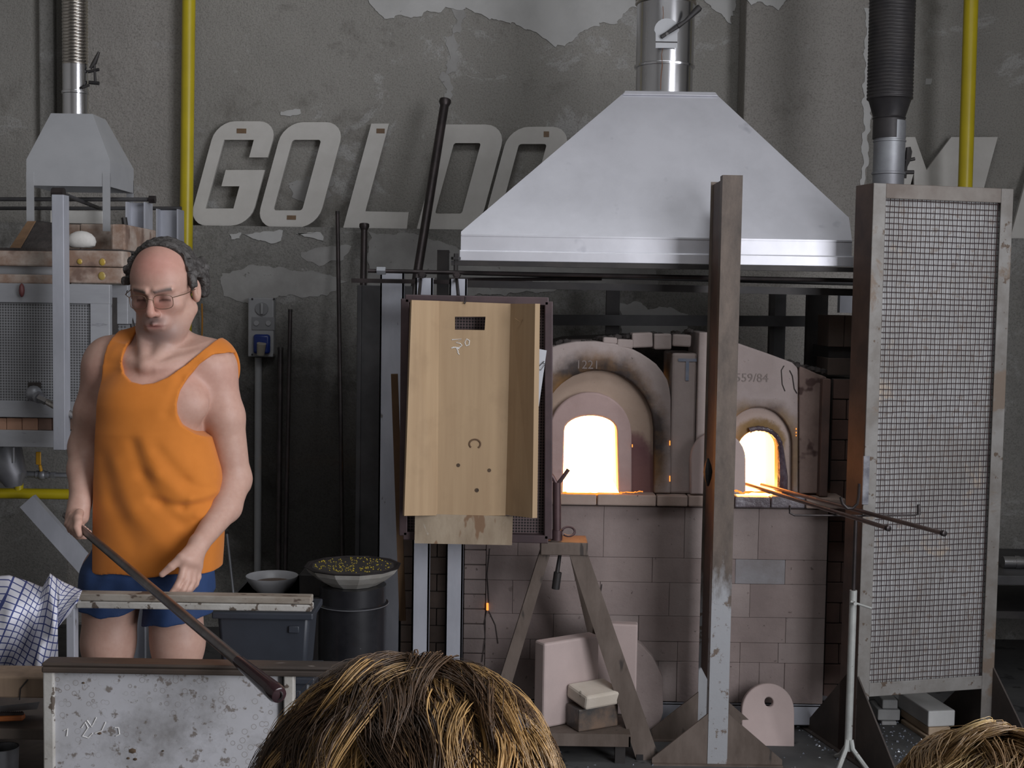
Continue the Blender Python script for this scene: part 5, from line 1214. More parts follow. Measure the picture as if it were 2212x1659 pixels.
mb = MB(); mb.box(xl, xr, YN - 0.004, YN + 0.05, zA - 0.004, zA + 0.004); mb.box(xl, xr, YN - 0.004, YN + 0.004, zA0, zA - 0.004); part('front_arm', mb, m_arm, bn, bevel=0.004, smooth=False)
xp0, xp1 = P(92, 1550, YN).x, P(115, 1550, YN).x
mb = MB(); mb.box(xp0, xp1, YN + 0.002, YN + 0.03, 0, zA0 + 0.002); part('leg', mb, m_bpost, bn, bevel=0.003, smooth=False)
xq0, xq1 = P(612, 1500, YN).x, P(634, 1500, YN).x
mb = MB(); mb.box(xq0, xq1, YN + 0.002, YN + 0.03, 0, zA0 + 0.002); part('leg', mb, m_bpost, bn, bevel=0.003, smooth=False)
mb = MB(); mb.box(xp1, xq0, YN + 0.012, YN + 0.016, 0.12, zA0 + 0.001); pnl = part('side_panel', mb, m_panel, bn, smooth=False)
mb = MB(); xx = P(608, 1500, YN).x; mb.box(xx - 0.006, xx + 0.002, YN + 0.008, YN + 0.0121, 0.12, zA0); part('panel_seam', mb, m_black, bn, smooth=False)
strokes('chalk_mark', [[(176, 1572), (184, 1560), (190, 1572), (178, 1590), (190, 1594), (200, 1584)], [(188, 1556), (198, 1570), (208, 1550)], [(205, 1584), (220, 1578), (228, 1560)], [(248, 1572), (256, 1572), (258, 1586), (250, 1590)], [(138, 1578), (146, 1574), (144, 1590)]], YN + 0.011, pnl, m_chalk, 0.0013)
mb = MB()
for (x, y, r) in ((215, 1584, 5), (286, 1622, 9), (292, 1640, 5), (277, 1638, 4), (180, 1475, 3.5), (352, 1622, 3)):
    q = P(x, y, YN + 0.012); mb = MB(); mb.ball(q, 1, 7, (r * S(YN), 0.0025, r * 0.7 * S(YN))); part('burnt_spatter', mb, m_char, pnl)
# rear arm
zB = P(420, 1287, YR_).z; zB0 = P(420, 1318, YR_).z
xa, xb = P(164, 1300, YR_).x, P(673, 1300, YR_).x
mb = MB(); mb.box(xa, xb, YR_, YR_ + 0.04, zB0, (zB + zB0) / 2 - 0.001); part('rear_arm', mb, m_bpost, bn, bevel=0.003, smooth=False)
mb = MB(); mb.box(xa, xb - 0.002, YR_ + 0.003, YR_ + 0.045, (zB + zB0) / 2, zB); part('arm_cap', mb, m_arm2, bn, bevel=0.003, smooth=False)
for a, b in ((142, 160), (60, 78)):
    mb = MB(); mb.box(P(a, 1370, YR_).x, P(b, 1370, YR_).x, YR_ + 0.003, YR_ + 0.035, 0, zB0 + 0.01); part('leg', mb, m_alu, bn, bevel=0.002, smooth=False)
mb = MB(); mb.box(P(50, 1300, YR_).x, xa + 0.01, YR_ + 0.002, YR_ + 0.038, zB0, zB0 + 0.02); part('arm_strap', mb, m_alu, bn, smooth=False)
# seat plank and shelf
zS = P(40, 1462, YN + 0.06).z
mb = MB(); mb.box(P(-330, 1480, YN).x, xp0 + 0.006, YN + 0.06, YN + 0.15, zS - 0.048, zS); part('seat_plank', mb, wood('bench_wood', (0.24, 0.17, 0.115), (0.18, 0.125, 0.085), (0.10, 0.07, 0.05)), bn, bevel=0.004, smooth=False)
mb = MB(); mb.path([P(60, 1468, YN + 0.058), P(44, 1488, YN + 0.058), P(42, 1512, YN + 0.058)], 0.0015, 5); part('plank_crack', mb, m_black, bn)
zSh = P(40, 1568, YN + 0.1).z
for k, zz in enumerate((zSh, zSh - 0.16)):
    mb = MB(); mb.box(P(-330, 1480, YN).x, xp0, YN + 0.08, YR_ - 0.02, zz - 0.025, zz); part('shelf_board', mb, wood('shelf_wood_%d' % k, (0.085, 0.065, 0.052), (0.06, 0.048, 0.04), (0.04, 0.032, 0.028)), bn, bevel=0.003, smooth=False)
mb = MB(); mb.box(P(-330, 1480, YN).x, P(-300, 1480, YN).x, YN + 0.08, YR_, 0, zS - 0.048); part('leg', mb, m_bpost, bn, smooth=False)
# tools on the shelf: long blade, pliers, cup
mb = MB(); z_ = zSh
y_ = YN + 0.14
mb.hexa([P(-30, 1541, y_), P(80, 1532, y_), P(80, 1532, y_ + 0.03), P(-30, 1541, y_ + 0.03), P(-30, 1528, y_), P(86, 1516, y_), P(86, 1516, y_ + 0.03), P(-30, 1528, y_ + 0.03)])
solo('flat_scraper', mb, m_galv, 'long flat steel scraper under the bench seat', 'scraper', smooth=False)
y_ = YN + 0.11
mb = MB(); mb.bar(P(-30, 1552, y_), P(52, 1549, y_), 0.012, 0.02); tb = solo('tool_handle', mb, mat('orange_grip', (0.40, 0.12, 0.03), (0.3, 0.09, 0.025), 14, 0.5), 'tool with orange grip and dark ridged blade on the bench shelf', 'tool', bevel=0.003)
mb = MB()
for k in range(18): 
    c = P(-28 + k * 4.4, 1543 - k * 0.1, y_); mb.ball(c, 0.006, 6)
part('ridged_blade', mb, m_iron, tb)
zc2 = zSh - 0.16; cc = P(8, 1650, YN + 0.16)
mb = MB(); r0 = 0.034; zt3 = P(10, 1624, YN + 0.13).z
mb.lathe([(r0 * 0.9, 0), (r0, zt3 - zc2), (r0 - 0.004, zt3 - zc2), (r0 * 0.9 - 0.004, 0.006)], (cc.x, YN + 0.16, zc2 + 0.001), 24); solo('metal_cup', mb, m_galv, 'grey metal cup on the lower bench shelf at the left edge', 'cup', smooth=30)
# checked cloth thrown over the left end of the rear arm
YCk = 3.12
NU, NV = 70, 70
def cloth_sheet(corners, fold, name_uv):
    pass
mb = MB(); uvs = []
ol = [(-70, 1250), (20, 1242), (60, 1255), (92, 1268), (108, 1238), (122, 1248), (140, 1258), (178, 1275)]      # top outline
bo_ = [(-90, 1452), (-20, 1456), (20, 1450), (55, 1454), (90, 1450), (127, 1424), (106, 1374), (152, 1325)]
topx = np.interp(np.linspace(0, 1, NU), np.linspace(0, 1, len(ol)), [p[0] for p in ol]); topy = np.interp(np.linspace(0, 1, NU), np.linspace(0, 1, len(ol)), [p[1] for p in ol])
botx = np.interp(np.linspace(0, 1, NU), np.linspace(0, 1, len(bo_)), [p[0] for p in bo_]); boty = np.interp(np.linspace(0, 1, NU), np.linspace(0, 1, len(bo_)), [p[1] for p in bo_])
vv = []
for i in range(NU):
    for j in range(NV):
        t = j / (NV - 1); u = i / (NU - 1)
        x = topx[i] * (1 - t) + botx[i] * t; y = topy[i] * (1 - t) + boty[i] * t
        d = 0.030 * math.sin(u * 13 + t * 4.2 + 0.6) * (0.25 + t) + 0.009 * math.sin(u * 29 - t * 6.0 + 1.0) * (0.3 + 0.7 * t) + 0.014 * math.sin(t * 7 + u * 8)
        dep = YCk + 0.10 * math.exp(-t * 7) - 0.045 * math.sin(t * math.pi) + d
        vv.append(P(x, y, dep)); uvs.append((u * 1.05 + 0.18 * t + 0.03 * math.sin(u * 14 + 3 * t), t * 0.92 - 0.30 * u + 0.12 * math.sin(u * 6.0) * t))
F = [(i * NV + j, (i + 1) * NV + j, (i + 1) * NV + j + 1, i * NV + j + 1) for i in range(NU - 1) for j in range(NV - 1)]
mb.add(vv, F)
_t = NT('checked_cotton'); uvn = _t.n('UVMap'); sep = _t.n('SeparateXYZ'); _t.L(uvn.outputs[0], sep.inputs[0])
def lines(s, f): return _t.math('LESS_THAN', _t.math('FRACT', _t.math('MULTIPLY', s, f)), 0.17)
ln = _t.math('MAXIMUM', lines(sep.outputs[0], 15.0), lines(sep.outputs[1], 14.0))
_t.set(_t.mix(ln, (0.62, 0.62, 0.68), (0.045, 0.06, 0.20)), 0.9); _t.bump(_t.noise(300, 2), 0.1, 0.002)
cl = solo('checked_cloth', mb, _t.m, 'white cotton cloth with blue check thrown over the bench end', 'cloth')
uvl = cl.data.uv_layers.new(name='UVMap')
idx = np.empty(len(cl.data.loops), dtype=np.int32); cl.data.loops.foreach_get('vertex_index', idx)
uvl.data.foreach_set('uv', np.array(uvs, dtype=np.float32)[idx].ravel())
md = cl.modifiers.new('solid', 'SOLIDIFY'); md.thickness = 0.003

# ------------------------------------------------------------------ background at the right edge
x0, x1, z0, z1 = RC(2166, 1203, 2300, 1228, 5.4); mb = MB(); zz = (z0 + z1) / 2
mb.tube((x0, 5.4, zz), (2.6, 5.4, zz), (z1 - z0) / 2, n=18); mb.tube((x0 + 0.05, 5.4, zz), (x0 + 0.07, 5.4, zz), (z1 - z0) / 2 + 0.003, n=18)
tb_ = thing('dark_workbench', 'dark workbench in the gloom right of the mesh screen', 'workbench', (2.2, 5.5, 0))
solo('steel_cylinder', mb, m_chrome, 'shiny steel cylinder lying on the dark workbench at the right edge', 'cylinder', smooth=25)
zz2 = z0 - 0.001; mb = MB(); mb.box(x0 - 0.25, 2.75, 5.25, 5.85, zz2 - 0.04, zz2); part('top', mb, m_darkbar, tb_, bevel=0.003, smooth=False)
for xx in (x0 - 0.2, 2.65):
    for yy in (5.28, 5.8):
        mb = MB(); mb.box(xx, xx + 0.06, yy, yy + 0.06, 0, zz2 - 0.04); part('leg', mb, m_black, tb_, smooth=False)
mb = MB(); mb.box(x0 - 0.2, 2.74, 5.3, 5.8, 0.3, 0.33); part('shelf', mb, m_black, tb_, smooth=False)
# ------------------------------------------------------------------ implicit-surface figure building
def surface_nets(D, ax):
    Sg = D < 0
    c = np.zeros(tuple(n - 1 for n in D.shape), np.uint8)
    offs = [(i, j, k) for i in (0, 1) for j in (0, 1) for k in (0, 1)]
    sl = lambda o: tuple(slice(o[a], D.shape[a] - 1 + o[a]) for a in range(3))
    for o in offs: c += Sg[sl(o)]
    act = (c > 0) & (c < 8)
    cells = np.argwhere(act)
    idx = np.full(act.shape, -1, np.int64); idx[act] = np.arange(len(cells))
    acc = np.zeros((len(cells), 3)); cnt = np.zeros(len(cells))
    for a in offs:
        for axn in range(3):
            if a[axn]: continue
            b = list(a); b[axn] = 1
            da = D[cells[:, 0] + a[0], cells[:, 1] + a[1], cells[:, 2] + a[2]]; db = D[cells[:, 0] + b[0], cells[:, 1] + b[1], cells[:, 2] + b[2]]
            m = (da < 0) != (db < 0); t = np.zeros_like(da); t[m] = da[m] / (da[m] - db[m])
            p = np.tile(np.array(a, float), (len(cells), 1)); p[:, axn] += t
            acc[m] += p[m]; cnt[m] += 1
    g = cells + acc / cnt[:, None]
    V = np.stack([np.interp(g[:, k], np.arange(len(ax[k])), ax[k]) for k in range(3)], 1)
    Fs = []
    for axn in range(3):
        o1, o2 = [(1, 2), (2, 0), (0, 1)][axn]
        s0 = [slice(None)] * 3; s1 = [slice(None)] * 3
        s0[axn] = slice(0, -1); s1[axn] = slice(1, None)
        for q in (o1, o2):
            s0[q] = slice(1, -1); s1[q] = slice(1, -1)
        A = Sg[tuple(s0)]; B = Sg[tuple(s1)]
        e = np.argwhere(A != B); inside = A[e[:, 0], e[:, 1], e[:, 2]]
        e = e.copy(); e[:, o1] += 1; e[:, o2] += 1
        def cid(d1, d2):
            q = e.copy(); q[:, o1] += d1; q[:, o2] += d2; return idx[q[:, 0], q[:, 1], q[:, 2]]
        quad = np.stack([cid(-1, -1), cid(0, -1), cid(0, 0), cid(-1, 0)], 1)
        quad[~inside] = quad[~inside][:, ::-1]; Fs.append(quad)
    return V, np.concatenate(Fs)

class Field:
    def __init__(s, ax, fill=0.5):
        s.ax = [np.asarray(a, np.float32) for a in ax]; s.D = np.full(tuple(len(a) for a in ax), fill, np.float32)
    def sub(s, lo, hi):
        sl = []
        for k in range(3):
            i0 = max(np.searchsorted(s.ax[k], lo[k]) - 1, 0); i1 = min(np.searchsorted(s.ax[k], hi[k]) + 1, len(s.ax[k])); sl.append(slice(i0, max(i1, i0)))
        X = s.ax[0][sl[0]][:, None, None]; Yg = s.ax[1][sl[1]][None, :, None]; Z = s.ax[2][sl[2]][None, None, :]
        return tuple(sl), X, Yg, Z
    def merge(s, sl, d, k, cut=False):
        a = s.D[sl]
        if cut:
            h = np.clip(0.5 - 0.5 * (a + d) / k, 0, 1); s.D[sl] = a * (1 - h) + (-d) * h + k * h * (1 - h)
        else:
            h = np.clip(0.5 + 0.5 * (d - a) / k, 0, 1); s.D[sl] = d * (1 - h) + a * h - k * h * (1 - h)
    def cap(s, a, b, ra, rb=None, k=0.01, cut=False, flat=None):
        rb = ra if rb is None else rb; a, b = np.array(a, float), np.array(b, float); m = max(ra, rb) + k * 2 + 0.02
        sl, X, Yg, Z = s.sub(np.minimum(a, b) - m, np.maximum(a, b) + m)
        ab = b - a; L2 = max(ab @ ab, 1e-12)
        px, py, pz = X - a[0], Yg - a[1], Z - a[2]
        t = np.clip((px * ab[0] + py * ab[1] + pz * ab[2]) / L2, 0, 1)
        d = np.sqrt((px - t * ab[0]) ** 2 + (py - t * ab[1]) ** 2 + (pz - t * ab[2]) ** 2) - (ra + (rb - ra) * t)
        s.merge(sl, d, k, cut)
    def ell(s, c, r, R=None, k=0.01, cut=False):
        c = np.array(c, float); r = np.array(r, float); m = r.max() + 2 * k + 0.02
        sl, X, Yg, Z = s.sub(c - m, c + m); p = [X - c[0], Yg - c[1], Z - c[2]]
        if R is not None: p = [R[0][i] * p[0] + R[1][i] * p[1] + R[2][i] * p[2] for i in range(3)]   # columns of R are local axes
        k0 = np.sqrt(sum((p[i] / r[i]) ** 2 for i in range(3))); k1 = np.sqrt(sum((p[i] / r[i] ** 2) ** 2 for i in range(3))) + 1e-9
        s.merge(sl, k0 * (k0 - 1) / k1, k, cut)
    def loft(s, lev, k=0.01, rot=0.0, pw=2.3):
        # lev rows: z, cx, cy, a, b
        lev = np.array(sorted(lev)); z0, z1 = lev[0, 0], lev[-1, 0]; mx = lev[:, 3:].max() + 0.06
        lo = np.array([lev[:, 1].min() - mx, lev[:, 2].min() - mx, z0 - 0.06]); hi = np.array([lev[:, 1].max() + mx, lev[:, 2].max() + mx, z1 + 0.06])
        sl, X, Yg, Z = s.sub(lo, hi); zz = Z.ravel()
        I = [np.interp(zz, lev[:, 0], lev[:, q])[None, None, :] for q in range(1, 5)]
        px, py = X - I[0], Yg - I[1]; cr, sr = math.cos(rot), math.sin(rot)
        qx, qy = px * cr + py * sr, -px * sr + py * cr
        q = (np.abs(qx / I[2]) ** pw + np.abs(qy / I[3]) ** pw) ** (1 / pw)
        d = (q - 1) * np.minimum(I[2], I[3])
        d = np.maximum(d, np.maximum(Z - z1, z0 - Z))
        s.merge(sl, d.astype(np.float32), k)
    def mesh(s): return surface_nets(s.D, s.ax)

def poly_sd(px, pz, poly):
    # signed distance to a polygon in a plane, negative inside
    n = len(poly); d = np.full(np.broadcast(px, pz).shape, 1e9); sgn = np.zeros(d.shape, bool)
    for i in range(n):
        ax_, az_ = poly[i]; bx, bz = poly[(i + 1) % n]
        ex, ez = bx - ax_, bz - az_; wx, wz = px - ax_, pz - az_
        t = np.clip((wx * ex + wz * ez) / (ex * ex + ez * ez + 1e-12), 0, 1)
        d = np.minimum(d, (wx - t * ex) ** 2 + (wz - t * ez) ** 2)
        c = ((az_ > pz) != (bz > pz)) & (px < (bx - ax_) * (pz - az_) / (bz - az_ + 1e-12) + ax_)
        sgn ^= c
    d = np.sqrt(d); return np.where(sgn, -d, d)

def np_part(name, V, F, mt, parent, color=None, smooth_it=2, fac=0.5):
    org = np.array(ORG[parent.name]); me = bpy.data.meshes.new(name)
    me.from_pydata((V - org).tolist(), [], F.tolist()); me.materials.append(mt)
    me.polygons.foreach_set('use_smooth', [True] * len(me.polygons))
    if color is not None:
        at = me.color_attributes.new('tone', 'FLOAT_COLOR', 'POINT'); at.data.foreach_set('color', np.c_[color, np.ones(len(color))].astype(np.float32).ravel())
    o = bpy.data.objects.new(name, me); COL.objects.link(o); o.parent = parent; ORG[o.name] = ORG[parent.name]
    if smooth_it:
        m = o.modifiers.new('smooth', 'SMOOTH'); m.factor = fac; m.iterations = smooth_it
    return o

def skin_mat(name, rough=0.5):
    t = NT(name); at = t.n('Attribute', attribute_name='tone')
    c = t.mix(t.ramp(t.noise(60, 4, 0.6), [(0.35, 0.16), (0.65, 0.0)]), at.outputs['Color'], (0.30, 0.12, 0.09))
    t.set(c, rough, 0, 0.35); t.b.inputs['Subsurface Weight'].default_value = 0.08; t.b.inputs['Subsurface Radius'].default_value = (0.02, 0.008, 0.004); t.b.inputs['Subsurface Scale'].default_value = 0.3
    t.bump(t.noise(180, 3), 0.06, 0.002); return t.m
m_skin = skin_mat('skin')

# ------------------------------------------------------------------ the man at the bench
YMN = 3.60
def Q(px, py, dy=0.0): return np.array(P(px, py, YMN + dy))
man = thing('person', 'man in an orange tank top and blue shorts turning a long iron rod', 'person', (Q(330, 1200)[0], YMN, 0))
h = 0.0032
axx = np.arange(P(115, 900, YMN).x, P(585, 900, YMN).x, h)
axy = np.arange(3.22, 3.90, h)
axz = np.concatenate([np.arange(-0.02, 0.62, 0.008), np.arange(0.62, 1.86, h)])
B = Field([axx, axy, axz])
TR_ = 0.30    # torso turned a little to the image left
def lv(py, l, r, b, dy=0.0):
    c = Q((l + r) / 2, py, dy); return (c[2], c[0], c[1], (r - l) / 2 * S(YMN), b)
# torso
B.loft([lv(1285, 215, 440, 0.100), lv(1230, 208, 455, 0.115), lv(1130, 214, 462, 0.118), lv(1030, 217, 458, 0.115), lv(930, 218, 438, 0.118), lv(850, 222, 438, 0.118, 0.01), lv(790, 232, 450, 0.105, 0.02), lv(755, 262, 428, 0.075, 0.03)], 0.02, -0.12)
# chest mass, trapezius, shoulders
B.ell(Q(290, 870, -0.075), (0.075, 0.05, 0.06), None, 0.04); B.ell(Q(392, 872, -0.06), (0.075, 0.05, 0.06), None, 0.04)
B.cap(Q(352, 735, 0.05), Q(455, 772, 0.04), 0.048, 0.048, 0.035); B.cap(Q(340, 735, 0.05), Q(240, 768, 0.04), 0.048, 0.048, 0.035)
B.cap(Q(350, 770, -0.02), Q(440, 782, 0.0), 0.035, 0.04, 0.03); B.cap(Q(330, 775, -0.03), Q(255, 780, 0.0), 0.035, 0.04, 0.03)
B.ell(Q(460, 802, 0.03), (0.064, 0.064, 0.070), None, 0.05); B.ell(Q(230, 792, 0.03), (0.062, 0.064, 0.070), None, 0.05)
B.cap(Q(336, 792, -0.090), Q(430, 768, -0.040), 0.008, 0.008, 0.03); B.cap(Q(308, 792, -0.090), Q(258, 772, -0.040), 0.008, 0.008, 0.03)
torso = B.D.copy()
# clavicles and neck tendons
B.cap(Q(358, 690, 0.02), Q(345, 780, 0.02), 0.056, 0.064, 0.03)
B.cap(Q(390, 712, -0.01), Q(322, 790, -0.085), 0.016, 0.012, 0.02); B.cap(Q(305, 712, -0.02), Q(312, 790, -0.088), 0.014, 0.012, 0.02)
# left arm (image right)
B.cap(Q(464, 800, 0.03), Q(486, 900, 0.03), 0.056, 0.053, 0.025); B.cap(Q(486, 900, 0.03), Q(508, 1035, 0.05), 0.053, 0.043, 0.02)
B.cap(Q(508, 1035, 0.05), Q(488, 1095, -0.02), 0.045, 0.043, 0.02); B.cap(Q(488, 1095, -0.02), Q(432, 1172, -0.16), 0.042, 0.027, 0.015)
B.ell(Q(522, 1050, 0.075), (0.022, 0.022, 0.022), None, 0.02)
# left hand, open, fingers together pointing down to the rod
W = Q(430, 1174, -0.165)
B.cap(W, Q(414, 1212, -0.20), 0.025, 0.024, 0.012); B.cap(W, Q(402, 1208, -0.215), 0.022, 0.022, 0.012); B.cap(Q(424, 1195, -0.18), Q(424, 1222, -0.185), 0.019, 0.018, 0.012)
def finger(pts, r0, r1, k=0.004):
    n = len(pts) - 1
    for i in range(n):
        ra = r0 + (r1 - r0) * i / n; rb = r0 + (r1 - r0) * (i + 1) / n; B.cap(pts[i], pts[i + 1], ra, rb, k if i else 0.008)
finger([Q(410, 1192, -0.20), Q(392, 1205, -0.225), Q(370, 1224, -0.235), Q(350, 1241, -0.24)], 0.0155, 0.0085)          # thumb
finger([Q(398, 1218, -0.222), Q(392, 1246, -0.235), Q(382, 1267, -0.245), Q(366, 1287, -0.25)], 0.0110, 0.0075)         # index
finger([Q(408, 1224, -0.212), Q(405, 1254, -0.225), Q(396, 1274, -0.24), Q(380, 1293, -0.248)], 0.0112, 0.0076)
finger([Q(418, 1226, -0.20), Q(417, 1254, -0.208), Q(409, 1274, -0.222), Q(395, 1291, -0.235)], 0.0108, 0.0072)
finger([Q(427, 1223, -0.186), Q(428, 1246, -0.188), Q(423, 1262, -0.198), Q(411, 1277, -0.21)], 0.0095, 0.0065)
# right arm (image left)
B.cap(Q(226, 800, 0.03), Q(202, 890, 0.04), 0.055, 0.052, 0.03); B.cap(Q(202, 890, 0.04), Q(184, 965, 0.05), 0.050, 0.044, 0.02)
B.cap(Q(184, 965, 0.05), Q(179, 1015, 0.0), 0.044, 0.041, 0.02); B.cap(Q(179, 1015, 0.0), Q(174, 1080, -0.07), 0.041, 0.029, 0.015)
# rod line, shared with the rod object
ROD_A = Vector(P(168, 1136, 3.475)); ROD_B = Vector(P(604, 1503, 2.56)); rod_d = (ROD_B - ROD_A).normalized()
ROD_A2 = ROD_A - rod_d * 0.10
gp = ROD_A + rod_d * 0.01             # grip point
B.cap(Q(174, 1080, -0.07), Q(168, 1108, -0.085), 0.028, 0.027, 0.012); B.cap(Q(165, 1094, -0.08), Q(158, 1122, -0.095), 0.022, 0.022, 0.012); B.cap(Q(178, 1094, -0.08), Q(176, 1118, -0.09), 0.021, 0.02, 0.012)
gpn = np.array(gp); ex = np.array(rod_d); up = np.array((0, 0, 1.0)); ey = np.cross(up, ex); ey /= np.linalg.norm(ey); ez = np.cross(ex, ey)
# ey is roughly sideways of the rod, ez upward: fingers wrap in the ey/ez plane
rr_ = 0.0195
for q in range(4):
    base = gpn + ex * (-0.030 + 0.0195 * q)
    ang = [math.radians(a) for a in (115, 175, 235, 290, 335)]
    pts = [base + (ey * math.cos(a) + ez * math.sin(a)) * (rr_ + (0.006 if i == 0 else 0)) for i, a in enumerate(ang)]
    finger(pts, (0.0108, 0.0112, 0.0108, 0.0095)[q], 0.0075)
base = gpn + ex * 0.012
finger([gpn + ex * -0.015 + ez * 0.034 + ey * 0.004, base + ez * 0.030 - ey * 0.008, gpn + ex * 0.038 + ez * 0.012 - ey * 0.019, gpn + ex * 0.055 - ez * 0.004 - ey * 0.018], 0.013, 0.0085)
# legs
for sx, kx, fx_, in ((238, 234, 228), (380, 384, 388)):
    hip = Q(sx + (6 if sx < 300 else -8), 1240, 0.02); knee = Q(kx, 1430, -0.005); knee[2] = 0.49; ank = Q(fx_, 1500, 0.05); ank[2] = 0.09
    mid = Q(kx, 1390, 0.0)
    B.cap(hip, mid, 0.088, 0.070, 0.03); B.cap(mid, knee, 0.070, 0.056, 0.03); B.ell(knee + np.array((0, -0.02, 0.0)), (0.045, 0.045, 0.055), None, 0.03)
    calf = knee * 0.62 + ank * 0.38 + np.array((0, 0.025, 0)); B.cap(knee, calf, 0.054, 0.054, 0.03); B.cap(calf, ank, 0.052, 0.034, 0.03)
    B.cap(ank + np.array((0, 0.03, -0.05)), ank + np.array((0, -0.12, -0.055)), 0.036, 0.03, 0.02)
# head: local frame  hx image-right, hy up, hz out of the face
yaw, pit, rol = math.radians(-5), math.radians(13), math.radians(1.5)
fz_ = np.array((math.sin(yaw) * math.cos(pit), -math.cos(yaw) * math.cos(pit), -math.sin(pit)))
hx0 = np.array((math.cos(yaw), math.sin(yaw), 0.0)); hy0 = np.cross(fz_, hx0); hy0 = hy0 if hy0[2] > 0 else -hy0
hx_ = hx0 * math.cos(rol) + hy0 * math.sin(rol); hy_ = hy0 * math.cos(rol) - hx0 * math.sin(rol)
HC = Q(354, 629, -0.01); HS = 1.03
def H(x, y, z): return HC + (hx_ * x + hy_ * y + fz_ * z) * HS
HR = [[hx_[i], hy_[i], fz_[i]] for i in range(3)]
def hell(c, r, k=0.01, cut=False): B.ell(H(*c), np.array(r) * HS, HR, k, cut)
def hcap(a, b, ra, rb=None, k=0.006, cut=False): B.cap(H(*a), H(*b), ra * HS, (ra if rb is None else rb) * HS, k, cut)
hell((0, 0.045, -0.018), (0.080, 0.088, 0.098), 0.02)
hell((0, 0.03, 0.03), (0.070, 0.075, 0.062), 0.03)            # forehead
hell((0, -0.045, 0.020), (0.067, 0.078, 0.066), 0.03)         # face
hell((0, -0.099, 0.052), (0.034, 0.022, 0.027), 0.025)         # chin
for s in (-1, 1):
    hcap((s * 0.062, -0.050, -0.01), (s * 0.030, -0.098, 0.045), 0.022, 0.019, 0.03)     # jaw
    hell((s * 0.044, -0.022, 0.056), (0.024, 0.020, 0.022), 0.02)                           # cheekbones
    hell((s * 0.031, 0.001, 0.099), (0.021, 0.0145, 0.020), 0.010, True)                    # sockets
    hell((s * 0.031, -0.001, 0.073), (0.0155, 0.0125, 0.0125), 0.004)                        # lidded eyes
    hcap((s * 0.012, 0.020, 0.095), (s * 0.050, 0.022, 0.074), 0.0085, 0.007, 0.010)       # brow ridge
    hell((s * 0.0125, -0.040, 0.098), (0.009, 0.0075, 0.010), 0.006)                        # nostrils wings
    hell((s * 0.086, -0.002, -0.012), (0.011, 0.032, 0.020), 0.006); hell((s * 0.096, 0.002, -0.006), (0.006, 0.018, 0.010), 0.005, True)   # ears
hcap((0, 0.008, 0.094), (0, -0.032, 0.113), 0.0080, 0.0105, 0.010); hell((0, -0.036, 0.112), (0.0115, 0.010, 0.0105), 0.006)
hell((0, -0.070, 0.078), (0.034, 0.024, 0.018), 0.015)        # muzzle
hcap((-0.022, -0.0705, 0.088), (0.0, -0.0670, 0.097), 0.0050, 0.0060, 0.005); hcap((0.022, -0.0705, 0.088), (0.0, -0.0670, 0.097), 0.0050, 0.0060, 0.005)
hcap((-0.018, -0.0790, 0.088), (0.018, -0.0790, 0.088), 0.0062, 0.0062, 0.006)
hcap((-0.026, -0.0735, 0.0985), (0.026, -0.0735, 0.0985), 0.0030, 0.0030, 0.003, True)
V, F = B.mesh()
# skin tones: ruddy brow and cheeks, stubble, lips, brows, dark armpit hair is left out
def loc(V):
    d = (V - HC) / HS; return np.stack([d @ hx_, d @ hy_, d @ fz_], 1)
Lh = loc(V); base = np.array((0.50, 0.315, 0.25)); C = np.tile(base, (len(V), 1))
def blend(m, c): 
    global C
    C = C * (1 - m[:, None]) + np.array(c) * m[:, None]
gs = lambda c, r: np.exp(-(((Lh - np.array(c)) / np.array(r)) ** 2).sum(1))
nearh = (np.linalg.norm(Lh, axis=1) < 0.2)
blend(gs((0.0, 0.085, 0.05), (0.08, 0.045, 0.08)) * 0.8, (0.47, 0.205, 0.165)); blend(gs((0.0, -0.03, 0.09), (0.05, 0.03, 0.06)) * 0.6, (0.48, 0.205, 0.16))
st = np.clip(gs((0, -0.10, 0.06), (0.062, 0.032, 0.07)) + gs((0, -0.057, 0.095), (0.03, 0.011, 0.03)) * 0.9, 0, 1); blend(np.clip(st * 0.85, 0, 0.8), (0.15, 0.115, 0.11))
blend(np.clip(gs((0, -0.0735, 0.095), (0.022, 0.0075, 0.03)) * 0.8, 0, 1), (0.40, 0.16, 0.14))
blend(np.clip(gs((0, -0.0735, 0.095), (0.026, 0.0022, 0.03)) * 0.8, 0, 1), (0.12, 0.04, 0.035))
for s in (-1, 1):
    t_ = np.abs(Lh[:, 0] * s - 0.031); yb_ = 0.0185 + 0.004 * np.clip((Lh[:, 0] * s - 0.01) / 0.03, 0, 1)
    blend(np.where((t_ < 0.021) & (Lh[:, 2] > 0.05), np.exp(-((Lh[:, 1] - yb_) / 0.0055) ** 2), 0) * 0.95, (0.05, 0.045, 0.04))
    blend(np.where((t_ < 0.015) & (Lh[:, 2] > 0.05), np.exp(-((Lh[:, 1] + 0.005 + 0.25 * (t_ - 0.004).clip(0)) / 0.0034) ** 2), 0) * 0.95, (0.04, 0.025, 0.022))
    blend(gs((s * 0.031, -0.012, 0.08), (0.02, 0.008, 0.03)) * 0.35, (0.30, 0.15, 0.13)); blend(gs((s * 0.031, 0.006, 0.08), (0.018, 0.010, 0.03)) * 0.55, (0.16, 0.09, 0.08))  # eye-socket shade painted into the skin tone
zr = V[:, 2]
blend(np.clip((zr - 1.22) / 0.12, 0, 1) * np.clip((1.42 - zr) / 0.05, 0, 1) * 0.35, (0.48, 0.24, 0.19))     # sun-reddened chest
np_part('body', V, F, m_skin, man, C, 2)

